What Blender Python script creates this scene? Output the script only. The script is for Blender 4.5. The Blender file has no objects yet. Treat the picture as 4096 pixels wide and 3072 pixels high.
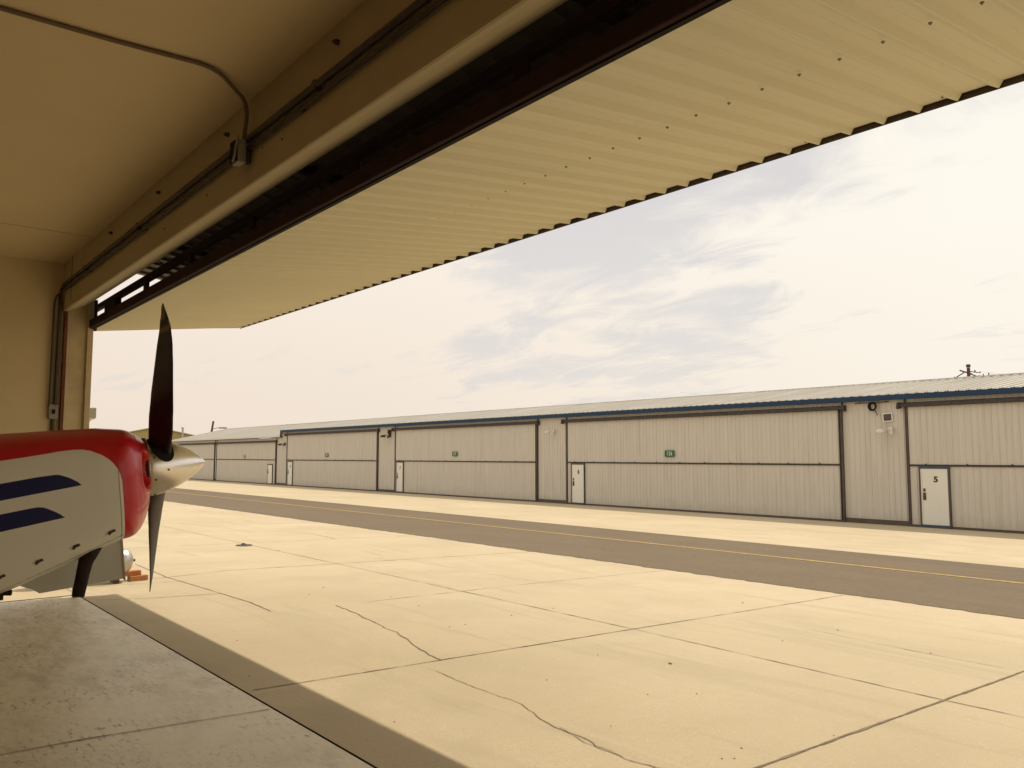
import bpy, bmesh, math, random
from mathutils import Vector, Matrix, noise
random.seed(7)
R = math.radians
sc = bpy.context.scene
col = sc.collection

# ------------------------------------------------------------------ camera, sky, sun, exposure
cam_d = bpy.data.cameras.new("camera")
cam = bpy.data.objects.new("camera", cam_d); col.objects.link(cam)
cam.location = (0, 0, 1.65)
cam.rotation_euler = (R(95.0), 0, R(50.8))
cam_d.sensor_width = 36; cam_d.lens = 28.97
cam_d.clip_start = 0.05; cam_d.clip_end = 4000
sc.camera = cam

SUN_EL, SUN_AZ = 60.5, -5.0            # azimuth measured from +Y
world = bpy.data.worlds.new("World"); sc.world = world
world.use_nodes = True
nt = world.node_tree; N = nt.nodes; L = nt.links; N.clear()
def wn(t, **k):
    n = N.new(t)
    for a, v in k.items(): setattr(n, a, v)
    return n
def wmath(op, a, b=None, clamp=False):
    n = wn('ShaderNodeMath', operation=op); n.use_clamp = clamp
    for i, v in enumerate((a, b)):
        if v is None: continue
        if isinstance(v, (int, float)): n.inputs[i].default_value = v
        else: L.new(v, n.inputs[i])
    return n.outputs[0]
def wmix(f, a, b):
    n = wn('ShaderNodeMix', data_type='RGBA')
    for i, v in ((0, f), (6, a), (7, b)):
        if isinstance(v, (int, float)): n.inputs[i].default_value = v
        elif isinstance(v, tuple): n.inputs[i].default_value = (*v, 1)
        else: L.new(v, n.inputs[i])
    return n.outputs[2]
sky = wn('ShaderNodeTexSky', sky_type='NISHITA')
sky.sun_disc = False; sky.sun_elevation = R(SUN_EL); sky.sun_rotation = R(-6)
sky.dust_density = 3.0; sky.air_density = 1.0
geo = wn('ShaderNodeTexCoord')
sep = wn('ShaderNodeSeparateXYZ'); L.new(geo.outputs['Generated'], sep.inputs[0])
zc = wmath('ADD', wmath('MAXIMUM', sep.outputs[2], 0.0), 0.16)
cx_ = wmath('DIVIDE', sep.outputs[0], zc); cy_ = wmath('DIVIDE', sep.outputs[1], zc)
comb = wn('ShaderNodeCombineXYZ'); L.new(cx_, comb.inputs[0]); L.new(cy_, comb.inputs[1])
mp = wn('ShaderNodeMapping'); L.new(comb.outputs[0], mp.inputs[0])
mp.inputs['Rotation'].default_value = (0, 0, R(25)); mp.inputs['Scale'].default_value = (0.62, 1.0, 1)
mp.inputs['Location'].default_value = (3.1, 1.7, 0)
n1 = wn('ShaderNodeTexNoise'); L.new(mp.outputs[0], n1.inputs['Vector'])
n1.inputs['Scale'].default_value = 1.35; n1.inputs['Detail'].default_value = 9; n1.inputs['Roughness'].default_value = 0.52; n1.inputs['Distortion'].default_value = 0.55
n2 = wn('ShaderNodeTexNoise'); L.new(mp.outputs[0], n2.inputs['Vector'])
n2.inputs['Scale'].default_value = 4.0; n2.inputs['Detail'].default_value = 8; n2.inputs['Roughness'].default_value = 0.66; n2.inputs['Distortion'].default_value = 0.9
m = wmath('ADD', wmath('MULTIPLY', n1.outputs[0], 0.62), wmath('MULTIPLY', n2.outputs[0], 0.38))
def lobe(v, c0, c1, amt):
    d = wn('ShaderNodeVectorMath', operation='DOT_PRODUCT'); L.new(geo.outputs['Generated'], d.inputs[0]); d.inputs[1].default_value = v
    g = wn('ShaderNodeMapRange', interpolation_type='SMOOTHSTEP'); L.new(d.outputs['Value'], g.inputs[0])
    g.inputs[1].default_value = c0; g.inputs[2].default_value = c1; g.inputs[3].default_value = 0; g.inputs[4].default_value = amt
    return g.outputs[0]
# three places where the cloud is thin
thin = wmath('ADD', wmath('ADD', lobe((-0.662, 0.697, 0.236), 0.93, 0.998, 0.085), lobe((-0.388, 0.835, 0.295), 0.955, 0.999, 0.065)), lobe((-0.715, 0.680, 0.16), 0.985, 0.999, 0.03))
m = wmath('SUBTRACT', m, thin)
mr = wn('ShaderNodeMapRange', interpolation_type='SMOOTHSTEP'); L.new(m, mr.inputs[0])
mr.inputs[1].default_value = 0.33; mr.inputs[2].default_value = 0.505
# more veil towards the horizon
low = wn('ShaderNodeMapRange'); L.new(sep.outputs[2], low.inputs[0])
low.inputs[1].default_value = 0.03; low.inputs[2].default_value = 0.30; low.inputs[3].default_value = 0.42; low.inputs[4].default_value = 0.0
cm = wmath('ADD', mr.outputs[0], low.outputs[0], clamp=True)
gap_col = wmix(0.965, sky.outputs[0], (7.0, 6.75, 6.65))       # thin high veil over the blue
warm = wn('ShaderNodeMapRange'); L.new(sep.outputs[0], warm.inputs[0])
warm.inputs[1].default_value = -0.98; warm.inputs[2].default_value = -0.35
cloud_lo = wmix(warm.outputs[0], (8.4, 7.15, 6.0), (9.2, 8.5, 7.35))
cloud_hi = wmix(warm.outputs[0], (9.1, 8.1, 7.1), (9.6, 9.15, 8.2))
hi = wn('ShaderNodeMapRange'); L.new(sep.outputs[2], hi.inputs[0]); hi.inputs[1].default_value = 0.02; hi.inputs[2].default_value = 0.25
cloud = wmix(hi.outputs[0], cloud_lo, cloud_hi)
bg = wn('ShaderNodeBackground'); L.new(wmix(cm, gap_col, cloud), bg.inputs[0]); bg.inputs[1].default_value = 0.104
wo = wn('ShaderNodeOutputWorld'); L.new(bg.outputs[0], wo.inputs[0])

sd = bpy.data.lights.new("sun", 'SUN'); sd.energy = 3.2; sd.angle = R(0.6); sd.color = (1.0, 0.90, 0.74)
sun = bpy.data.objects.new("sun", sd); col.objects.link(sun)
sv = Vector((math.sin(R(SUN_AZ)) * math.cos(R(SUN_EL)), math.cos(R(SUN_AZ)) * math.cos(R(SUN_EL)), math.sin(R(SUN_EL))))
sun.rotation_euler = sv.to_track_quat('Z', 'Y').to_euler(); sun.location = (0, 10, 30)
sc.view_settings.view_transform = 'Standard'; sc.view_settings.look = 'None'
sc.view_settings.exposure = 0.0; sc.view_settings.gamma = 1
sc.cycles.max_bounces = 10; sc.cycles.diffuse_bounces = 6
sc.cycles.use_denoising = True

# ------------------------------------------------------------------ materials
def mat(name, color, rough=0.6, metal=0.0, var=0.0, vscale=3.0, bump=0.0, bscale=60.0, coat=0.0, spec=0.5,
        color2=None, fine=0.0, fscale=200.0, stretch=None):
    m = bpy.data.materials.new(name); m.use_nodes = True
    t = m.node_tree; b = t.nodes['Principled BSDF']; ln = t.links
    b.inputs['Base Color'].default_value = (*color, 1); b.inputs['Roughness'].default_value = rough
    b.inputs['Metallic'].default_value = metal; b.inputs['Coat Weight'].default_value = coat
    b.inputs['Coat Roughness'].default_value = 0.08; b.inputs['Specular IOR Level'].default_value = spec
    tc = t.nodes.new('ShaderNodeTexCoord'); vec = tc.outputs['Object']
    if stretch:
        mpn = t.nodes.new('ShaderNodeMapping'); mpn.inputs['Scale'].default_value = stretch
        ln.new(vec, mpn.inputs[0]); vec = mpn.outputs[0]
    cur = None
    def mixc(f, a, bcol):
        n = t.nodes.new('ShaderNodeMix'); n.data_type = 'RGBA'; ln.new(f, n.inputs[0])
        if isinstance(a, tuple): n.inputs[6].default_value = (*a, 1)
        else: ln.new(a, n.inputs[6])
        n.inputs[7].default_value = (*bcol, 1); return n.outputs[2]
    if var or color2:
        nz = t.nodes.new('ShaderNodeTexNoise'); ln.new(vec, nz.inputs['Vector']); nz.inputs['Scale'].default_value = vscale
        nz.inputs['Detail'].default_value = 8; nz.inputs['Roughness'].default_value = 0.62
        rg = t.nodes.new('ShaderNodeMapRange'); ln.new(nz.outputs[0], rg.inputs[0]); rg.inputs[1].default_value = 0.35; rg.inputs[2].default_value = 0.68
        c2 = color2 or tuple(c * (1 - var) for c in color)
        cur = mixc(rg.outputs[0], color, c2)
    if fine:
        nf = t.nodes.new('ShaderNodeTexNoise'); ln.new(tc.outputs['Object'], nf.inputs['Vector']); nf.inputs['Scale'].default_value = fscale
        nf.inputs['Detail'].default_value = 3
        rf = t.nodes.new('ShaderNodeMapRange'); ln.new(nf.outputs[0], rf.inputs[0]); rf.inputs[1].default_value = 0.42; rf.inputs[2].default_value = 0.7
        cur = mixc(rf.outputs[0], cur if cur is not None else color, tuple(c * (1 - fine) for c in color))
    if cur is not None: ln.new(cur, b.inputs['Base Color'])
    if bump:
        nb = t.nodes.new('ShaderNodeTexNoise'); ln.new(tc.outputs['Object'], nb.inputs['Vector']); nb.inputs['Scale'].default_value = bscale; nb.inputs['Detail'].default_value = 4
        bp = t.nodes.new('ShaderNodeBump'); bp.inputs['Strength'].default_value = bump; bp.inputs['Distance'].default_value = 0.01
        ln.new(nb.outputs[0], bp.inputs['Height']); ln.new(bp.outputs[0], b.inputs['Normal'])
    return m

def grain(m):
    t = m.node_tree; b = t.nodes['Principled BSDF']; ln = t.links
    cur = b.inputs['Base Color'].links[0].from_socket; tc = t.nodes.new('ShaderNodeTexCoord')
    for sc_, st, lo, hi, amt, colr in ((9, (1, 1, 1), .5, .72, .55, (0.21, 0.165, 0.11)), (26, (1, 1, 1), .52, .7, .55, (0.085, 0.062, 0.040)), (1.0, (.10, 2.2, 1), .5, .7, .45, (0.11, 0.083, 0.055)), (1.6, (.06, 3.0, 1), .55, .7, .4, (0.20, 0.155, 0.105))):
        mpn = t.nodes.new('ShaderNodeMapping'); mpn.inputs['Scale'].default_value = st; ln.new(tc.outputs['Object'], mpn.inputs[0])
        n = t.nodes.new('ShaderNodeTexNoise'); n.inputs['Scale'].default_value = sc_; n.inputs['Detail'].default_value = 6; n.inputs['Roughness'].default_value = .65; ln.new(mpn.outputs[0], n.inputs['Vector'])
        a_ = t.nodes.new('ShaderNodeMapRange'); ln.new(n.outputs[0], a_.inputs[0]); a_.inputs[1].default_value = lo; a_.inputs[2].default_value = hi; a_.inputs[4].default_value = amt
        mx = t.nodes.new('ShaderNodeMix'); mx.data_type = 'RGBA'; ln.new(a_.outputs[0], mx.inputs[0]); ln.new(cur, mx.inputs[6]); mx.inputs[7].default_value = (*colr, 1); cur = mx.outputs[2]
    ln.new(cur, b.inputs['Base Color'])
def streaks(m, amt=.35, dark=(0.30, 0.235, 0.17)):
    t = m.node_tree; b = t.nodes['Principled BSDF']; ln = t.links
    src = b.inputs['Base Color'].links[0].from_socket
    tc = t.nodes.new('ShaderNodeTexCoord'); mpn = t.nodes.new('ShaderNodeMapping'); mpn.inputs['Scale'].default_value = (2.3, 1, .16); ln.new(tc.outputs['Object'], mpn.inputs[0])
    n = t.nodes.new('ShaderNodeTexNoise'); n.inputs['Scale'].default_value = 2.6; n.inputs['Detail'].default_value = 7; n.inputs['Roughness'].default_value = .7; ln.new(mpn.outputs[0], n.inputs['Vector'])
    a_ = t.nodes.new('ShaderNodeMapRange'); ln.new(n.outputs[0], a_.inputs[0]); a_.inputs[1].default_value = .50; a_.inputs[2].default_value = .78; a_.inputs[4].default_value = amt
    mx = t.nodes.new('ShaderNodeMix'); mx.data_type = 'RGBA'; ln.new(a_.outputs[0], mx.inputs[0]); ln.new(src, mx.inputs[6]); mx.inputs[7].default_value = (*dark, 1)
    # mud splash just above the paving
    sp = t.nodes.new('ShaderNodeSeparateXYZ'); ln.new(tc.outputs['Object'], sp.inputs[0])
    n2_ = t.nodes.new('ShaderNodeTexNoise'); n2_.inputs['Scale'].default_value = 3.0; n2_.inputs['Detail'].default_value = 6; ln.new(tc.outputs['Object'], n2_.inputs['Vector'])
    ad = t.nodes.new('ShaderNodeMath'); ad.operation = 'MULTIPLY_ADD'; ln.new(n2_.outputs[0], ad.inputs[0]); ad.inputs[1].default_value = -.9; ln.new(sp.outputs[2], ad.inputs[2])
    b_ = t.nodes.new('ShaderNodeMapRange'); ln.new(ad.outputs[0], b_.inputs[0]); b_.inputs[1].default_value = -.98; b_.inputs[2].default_value = -.55; b_.inputs[3].default_value = .30; b_.inputs[4].default_value = 0
    m2 = t.nodes.new('ShaderNodeMix'); m2.data_type = 'RGBA'; ln.new(b_.outputs[0], m2.inputs[0]); ln.new(mx.outputs[2], m2.inputs[6]); m2.inputs[7].default_value = (0.33, 0.26, 0.18, 1)
    ln.new(m2.outputs[2], b.inputs['Base Color'])
def concrete(name, base, stain, speck, rough=0.85, bump=0.3, spec=0.3, pits=0.35, slabs=False):
    m = bpy.data.materials.new(name); m.use_nodes = True
    t = m.node_tree; b = t.nodes['Principled BSDF']; ln = t.links
    tc = t.nodes.new('ShaderNodeTexCoord'); V = tc.outputs['Object']
    def nz(scale, det=8, ro=0.6, dist=0.0, st=None):
        n = t.nodes.new('ShaderNodeTexNoise'); n.inputs['Scale'].default_value = scale; n.inputs['Detail'].default_value = det
        n.inputs['Roughness'].default_value = ro; n.inputs['Distortion'].default_value = dist
        if st:
            mp_ = t.nodes.new('ShaderNodeMapping'); mp_.inputs['Scale'].default_value = st; ln.new(V, mp_.inputs[0]); ln.new(mp_.outputs[0], n.inputs['Vector'])
        else: ln.new(V, n.inputs['Vector'])
        return n.outputs[0]
    def rng(v, a, c, lo=0.0, hi=1.0):
        n = t.nodes.new('ShaderNodeMapRange'); ln.new(v, n.inputs[0]); n.inputs[1].default_value = a; n.inputs[2].default_value = c
        n.inputs[3].default_value = lo; n.inputs[4].default_value = hi; return n.outputs[0]
    def mix(f, a, c):
        n = t.nodes.new('ShaderNodeMix'); n.data_type = 'RGBA'; ln.new(f, n.inputs[0])
        for i, v in ((6, a), (7, c)):
            if isinstance(v, tuple): n.inputs[i].default_value = (*v, 1)
            else: ln.new(v, n.inputs[i])
        return n.outputs[2]
    c = mix(rng(nz(0.45, 6), 0.35, 0.7), base, stain)
    if slabs:
        sp_ = t.nodes.new('ShaderNodeSeparateXYZ'); ln.new(V, sp_.inputs[0]); cb = t.nodes.new('ShaderNodeCombineXYZ')
        for k_, (o_, w_) in enumerate(((5.82, 3.06), (-6.33, 2.65))):
            a_ = t.nodes.new('ShaderNodeMath'); a_.operation = 'ADD'; ln.new(sp_.outputs[k_], a_.inputs[0]); a_.inputs[1].default_value = o_
            b_ = t.nodes.new('ShaderNodeMath'); b_.operation = 'DIVIDE'; ln.new(a_.outputs[0], b_.inputs[0]); b_.inputs[1].default_value = w_
            f_ = t.nodes.new('ShaderNodeMath'); f_.operation = 'FLOOR'; ln.new(b_.outputs[0], f_.inputs[0]); ln.new(f_.outputs[0], cb.inputs[k_])
        w_n = t.nodes.new('ShaderNodeTexWhiteNoise'); w_n.noise_dimensions = '2D'; ln.new(cb.outputs[0], w_n.inputs['Vector'])
        c = mix(rng(w_n.outputs['Value'], 0, 1, 0, .55), c, stain)
        c = mix(rng(nz(1.1, 5, 0.55, 1.2, (0.25, 1.6, 1)), 0.54, 0.74, 0, 0.6), c, tuple(q * .78 for q in stain))
        c = mix(rng(nz(0.8, 7, 0.6, 0.5), 0.50, 0.66, 0, 0.35), c, tuple(q * .84 for q in stain))
        c = mix(rng(nz(75, 2), 0.63, 0.70, 0, 0.55), c, (0.74, 0.66, 0.50))
    c = mix(rng(nz(2.6, 9, 0.7, 0.6, (1, 0.35, 1)), 0.5, 0.75, 0, 0.55), c, stain)
    c = mix(rng(nz(38, 4), 0.48, 0.70, 0, 0.75), c, stain)
    c = mix(rng(nz(130, 2), 0.60, 0.72, 0, pits), c, speck)
    ln.new(c, b.inputs['Base Color'])
    b.inputs['Roughness'].default_value = rough; b.inputs['Specular IOR Level'].default_value = spec
    bp = t.nodes.new('ShaderNodeBump'); bp.inputs['Strength'].default_value = bump; bp.inputs['Distance'].default_value = 0.006
    ln.new(nz(120, 4), bp.inputs['Height']); ln.new(bp.outputs[0], b.inputs['Normal'])
    return m

M = {}
M['apron'] = concrete('sunlit_concrete', (0.56, 0.465, 0.318), (0.465, 0.38, 0.245), (0.24, 0.18, 0.11), bump=0.6, slabs=True)
M['asphalt'] = concrete('asphalt', (0.165, 0.120, 0.072), (0.138, 0.100, 0.060), (0.24, 0.19, 0.13), bump=0.8, pits=0.8)
M['dirt'] = concrete('dry_ground', (0.30, 0.24, 0.15), (0.22, 0.18, 0.10), (0.15, 0.12, 0.07))
M['joint'] = mat('joint_filler', (0.25, 0.19, 0.125), 0.95, var=0.5, vscale=9)
M['crack'] = mat('crack', (0.31, 0.245, 0.165), 0.95, var=0.6, vscale=14)
M['yellow'] = mat('yellow_paint', (0.50, 0.32, 0.10), 0.85, var=0.5, vscale=8)
M['ceil'] = mat('cream_ceiling', (0.70, 0.575, 0.35), 0.85, var=0.08, vscale=1.2, fine=0.05, fscale=90)
M['cream'] = mat('cream_steel', (0.52, 0.435, 0.275), 0.7, var=0.14, vscale=2.0, bump=0.05, fine=0.05)
M['post'] = mat('post_paint', (0.62, 0.50, 0.30), 0.6, var=0.25, vscale=5)
M['rust'] = mat('rusty_strip', (0.20, 0.055, 0.022), 0.8, var=0.4, vscale=12)
M['conduit'] = mat('dull_conduit', (0.085, 0.062, 0.055), 0.5, metal=0.3, var=0.3, vscale=6)
M['thinpipe'] = mat('painted_pipe', (0.16, 0.11, 0.065), 0.6)
M['boxgrey'] = mat('box_grey', (0.30, 0.28, 0.22), 0.6, var=0.2)
M['black'] = mat('black_rubber', (0.02, 0.017, 0.016), 0.8, spec=0.15)
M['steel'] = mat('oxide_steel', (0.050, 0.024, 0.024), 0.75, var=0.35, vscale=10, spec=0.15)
M['doorskin'] = mat('tan_door_sheet', (0.74, 0.70, 0.53), 0.55, var=0.06, vscale=2.0, spec=0.4, stretch=(1, .12, 1))
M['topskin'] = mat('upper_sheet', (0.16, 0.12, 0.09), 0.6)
M['trim'] = mat('brown_trim', (0.090, 0.066, 0.052), 0.6, var=0.4, vscale=4)
M['farwall'] = mat('white_ribbed_sheet', (0.595, 0.54, 0.465), 0.55, var=0.11, vscale=0.8, stretch=(6, 1, 0.35), fine=0.06, fscale=25)
M['farpale'] = mat('white_flat_trim', (0.66, 0.60, 0.52), 0.5)
M['leaf'] = mat('white_door_leaf', (0.72, 0.68, 0.60), 0.45, var=0.04)
M['roof'] = mat('galvanised_roof', (0.60, 0.56, 0.50), 0.5, metal=0.1, var=0.22, vscale=0.6, stretch=(4, 0.4, 1))
M['blue'] = mat('blue_fascia', (0.012, 0.038, 0.085), 0.6, spec=0.3)
M['darkblue'] = mat('blue_door_frame', (0.035, 0.06, 0.09), 0.5)
M['hood'] = mat('rubber_rain_hood', (0.065, 0.05, 0.042), 0.8, var=0.5, vscale=9)
M['base'] = mat('base_board', (0.10, 0.078, 0.055), 0.8, var=0.3)
M['green'] = mat('sign_green', (0.008, 0.10, 0.035), 0.4)
M['white'] = mat('white_paint', (0.78, 0.76, 0.70), 0.5)
M['ink'] = mat('black_numeral', (0.02, 0.018, 0.016), 0.6)
M['galv'] = mat('galvanised', (0.45, 0.42, 0.36), 0.4, metal=0.6)
M['wood'] = mat('weathered_wood', (0.16, 0.075, 0.045), 0.9, var=0.4, vscale=6)
M['tan'] = mat('tan_wall', (0.40, 0.31, 0.13), 0.7, var=0.1)
M['tanroof'] = mat('tan_roof', (0.50, 0.43, 0.30), 0.6)
M['chrome'] = mat('brushed_aluminium', (0.80, 0.76, 0.70), 0.28, metal=1.0, fine=0.06, fscale=30, bump=0.03, bscale=15)
M['tank'] = mat('polished_metal', (0.50, 0.46, 0.42), 0.38, metal=1.0)
M['bladeback'] = mat('matt_black_blade', (0.016, 0.010, 0.010), 0.45)
M['bladefront'] = mat('grey_blade_face', (0.075, 0.058, 0.046), 0.55, spec=0.3, fine=0.1, fscale=40)
M['stripegrey'] = mat('blade_tip_band', (0.24, 0.19, 0.13), 0.5)
M['scoop'] = mat('grey_gelcoat', (0.56, 0.55, 0.48), 0.35, coat=0.3)
M['exhaust'] = mat('sooty_exhaust', (0.035, 0.022, 0.019), 0.8, spec=0.2, var=0.5, vscale=20)
M['fastener'] = mat('dark_fastener', (0.10, 0.075, 0.05), 0.45, metal=0.6)
M['brick'] = mat('orange_brick', (0.50, 0.20, 0.065), 0.9, var=0.35, vscale=22, bump=0.6, bscale=80)
M['brickend'] = mat('yellow_brick', (0.62, 0.50, 0.20), 0.9, var=0.2, vscale=22, bump=0.5, bscale=80)
M['stone'] = mat('pebble_stone', (0.22, 0.16, 0.10), 0.9)
M['glass'] = mat('canopy_glass', (0.05, 0.06, 0.07), 0.05, coat=0.6)
M['floor'] = concrete('worn_floor', (0.76, 0.685, 0.49), (0.64, 0.565, 0.385), (0.20, 0.15, 0.09), rough=0.46, bump=0.12, spec=0.5, pits=0.25)

streaks(M['farwall'])
grain(M['asphalt'])
# worn floor: scuffed dark patches
def floor_scuffs(m):
    t = m.node_tree; b = t.nodes['Principled BSDF']; ln = t.links
    src = b.inputs['Base Color'].links[0].from_socket
    tc = t.nodes.new('ShaderNodeTexCoord')
    cur = src
    def layer(scale, stretch, rot, lo, hi, amt, colr, gate, glo, ghi):
        mpn = t.nodes.new('ShaderNodeMapping'); mpn.inputs['Scale'].default_value = stretch; mpn.inputs['Rotation'].default_value = (0, 0, R(rot)); ln.new(tc.outputs['Object'], mpn.inputs[0])
        n = t.nodes.new('ShaderNodeTexNoise'); n.inputs['Scale'].default_value = scale; n.inputs['Detail'].default_value = 12; n.inputs['Roughness'].default_value = 0.72; ln.new(mpn.outputs[0], n.inputs['Vector'])
        g = t.nodes.new('ShaderNodeTexNoise'); g.inputs['Scale'].default_value = gate; g.inputs['Detail'].default_value = 3; ln.new(tc.outputs['Object'], g.inputs['Vector'])
        a_ = t.nodes.new('ShaderNodeMapRange'); ln.new(n.outputs[0], a_.inputs[0]); a_.inputs[1].default_value = lo; a_.inputs[2].default_value = hi; a_.inputs[4].default_value = amt
        b_ = t.nodes.new('ShaderNodeMapRange'); ln.new(g.outputs[0], b_.inputs[0]); b_.inputs[1].default_value = glo; b_.inputs[2].default_value = ghi
        p_ = t.nodes.new('ShaderNodeMath'); p_.operation = 'MULTIPLY'; ln.new(a_.outputs[0], p_.inputs[0]); ln.new(b_.outputs[0], p_.inputs[1])
        mx = t.nodes.new('ShaderNodeMix'); mx.data_type = 'RGBA'; ln.new(p_.outputs[0], mx.inputs[0]); ln.new(cur, mx.inputs[6]); mx.inputs[7].default_value = (*colr, 1)
        return mx.outputs[2]
    cur = layer(2.2, (1, 2.2, 1), 10, .45, .62, .75, (0.44, 0.36, 0.22), 0.5, .35, .55)
    cur = layer(9, (1, 3.0, 1), 20, .54, .61, .9, (0.27, 0.21, 0.125), 1.3, .44, .58)
    cur = layer(14, (3.5, 1, 1), -35, .575, .62, .8, (0.22, 0.165, 0.10), 1.7, .44, .58)
    cur = layer(6, (1, 5, 1), 8, .54, .62, .65, (0.80, 0.76, 0.66), 0.9, .45, .6)
    class _m: outputs = {2: cur}
    mx = _m
    ln.new(mx.outputs[2], b.inputs['Base Color'])
floor_scuffs(M['floor'])

# ------------------------------------------------------------------ helpers
def tag(o, label=None, cat=None, group=None, kind=None):
    for k, v in (('label', label), ('category', cat), ('group', group), ('kind', kind)):
        if v: o[k] = v
    return o
def empty(name, loc=(0, 0, 0), rz=0.0):
    o = bpy.data.objects.new(name, None); col.objects.link(o); o.location = loc; o.rotation_euler = (0, 0, rz); o.empty_display_size = 0.1
    return o
class MB:
    def __init__(s): s.v = []; s.f = []; s.m = []; s.sm = []
    def add(s, vs, fs, mi=0, smooth=False):
        k = len(s.v); s.v += [tuple(v) for v in vs]; s.f += [tuple(i + k for i in f) for f in fs]
        s.m += [mi] * len(fs); s.sm += [smooth] * len(fs); return s
    def box(s, a, b, mi=0):
        x0, y0, z0 = a; x1, y1, z1 = b
        return s.add([(x0,y0,z0),(x1,y0,z0),(x1,y1,z0),(x0,y1,z0),(x0,y0,z1),(x1,y0,z1),(x1,y1,z1),(x0,y1,z1)],
                     [(0,3,2,1),(4,5,6,7),(0,1,5,4),(1,2,6,5),(2,3,7,6),(3,0,4,7)], mi)
    def obox(s, c, ax, ay, az, mi=0):      # oriented box, half axes
        c = Vector(c); ax = Vector(ax); ay = Vector(ay); az = Vector(az)
        vs = [c - ax - ay - az, c + ax - ay - az, c + ax + ay - az, c - ax + ay - az, c - ax - ay + az, c + ax - ay + az, c + ax + ay + az, c - ax + ay + az]
        return s.add(vs, [(0,3,2,1),(4,5,6,7),(0,1,5,4),(1,2,6,5),(2,3,7,6),(3,0,4,7)], mi)
    def tube(s, pts, rad, n=12, mi=0, caps=True):
        pts = [Vector(p) for p in pts]
        rads = rad if isinstance(rad, (list, tuple)) else [rad] * len(pts)
        up = None; rings = []
        for i, p in enumerate(pts):
            d = (pts[min(i + 1, len(pts) - 1)] - pts[max(i - 1, 0)]).normalized()
            if up is None:
                up = Vector((0, 0, 1)) if abs(d.z) < 0.9 else Vector((1, 0, 0))
            u = (up - d * up.dot(d)).normalized(); w = d.cross(u); up = u
            rings.append([p + (u * math.cos(a) + w * math.sin(a)) * rads[i] for a in [2 * math.pi * k / n for k in range(n)]])
        vs = [v for r in rings for v in r]; fs = []
        for i in range(len(rings) - 1):
            for k in range(n):
                fs.append((i*n+k, i*n+(k+1)%n, (i+1)*n+(k+1)%n, (i+1)*n+k))
        s.add(vs, fs, mi, True)
        if caps:
            s.add(rings[0], [tuple(range(n))[::-1]], mi); s.add(rings[-1], [tuple(range(n))], mi)
        return s
    def lathe(s, prof, n=32, mi=0, axis='Y', c=(0, 0, 0)):    # prof: (along, radius)
        vs = []; fs = []
        for (a, r) in prof:
            for k in range(n):
                t = 2 * math.pi * k / n; p = (r * math.cos(t), a, r * math.sin(t)) if axis == 'Y' else (r * math.cos(t), r * math.sin(t), a)
                vs.append(tuple(p[i] + c[i] for i in range(3)))
        for i in range(len(prof) - 1):
            for k in range(n): fs.append((i*n+k, i*n+(k+1)%n, (i+1)*n+(k+1)%n, (i+1)*n+k))
        return s.add(vs, fs, mi, True)
    def prism(s, poly, y0, y1, mi=0):      # poly in (x,z)
        n = len(poly); vs = [(x, y0, z) for x, z in poly] + [(x, y1, z) for x, z in poly]
        fs = [tuple(range(n)), tuple(range(n, 2*n))[::-1]] + [(i, i+n, (i+1)%n+n, (i+1)%n) for i in range(n)]
        return s.add(vs, fs, mi)
    def build(s, name, mats, parent=None, bevel=0.0, loc=None):
        me = bpy.data.meshes.new(name); me.from_pydata(s.v, [], s.f); me.validate()
        for m_ in (mats if isinstance(mats, (list, tuple)) else [mats]): me.materials.append(m_)
        if len(me.polygons) == len(s.m):
            me.polygons.foreach_set('material_index', s.m); me.polygons.foreach_set('use_smooth', s.sm)
        me.update()
        o = bpy.data.objects.new(name, me); col.objects.link(o)
        bm = bmesh.new(); bm.from_mesh(me); bmesh.ops.recalc_face_normals(bm, faces=bm.faces); bm.to_mesh(me); bm.free()
        if parent: o.parent = parent
        if loc: o.location = loc
        if bevel:
            bv = o.modifiers.new('bevel', 'BEVEL'); bv.width = bevel; bv.segments = 2; bv.limit_method = 'ANGLE'
        return o
def copy_tree(o, parent=None):
    c = o.copy(); col.objects.link(c); c.parent = parent
    for ch in [x for x in bpy.data.objects if x.parent == o]: copy_tree(ch, c)
    return c
def ribbed(mb, x0, x1, period, prof, p0, p1, nrm, mi=0, phase=0.0):
    """ribbed sheet: profile along x, extruded from p0 to p1 (y,z); nrm = (ny,nz) offset direction; prof = [(dx,h)]"""
    xs = []; k = math.floor((x0 - phase) / period) - 1
    while phase + k * period < x1 + period:
        for dx, h in prof: xs.append((phase + k * period + dx, h))
        k += 1
    # clip
    out = []
    for i in range(len(xs) - 1):
        (xa, ha), (xb, hb) = xs[i], xs[i + 1]
        if xb < x0 or xa > x1: continue
        if xa < x0: ha = ha + (hb - ha) * (x0 - xa) / max(xb - xa, 1e-9); xa = x0
        if not out: out.append((xa, ha))
        if xb > x1: hb = ha + (hb - ha) * (x1 - xa) / max(xb - xa, 1e-9); xb = x1
        out.append((xb, hb))
    vs = []
    for x, h in out:
        vs.append((x, p0[0] + nrm[0] * h, p0[1] + nrm[1] * h)); vs.append((x, p1[0] + nrm[0] * h, p1[1] + nrm[1] * h))
    mb.add(vs, [(2*i, 2*i+2, 2*i+3, 2*i+1) for i in range(len(out) - 1)], mi)
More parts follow.
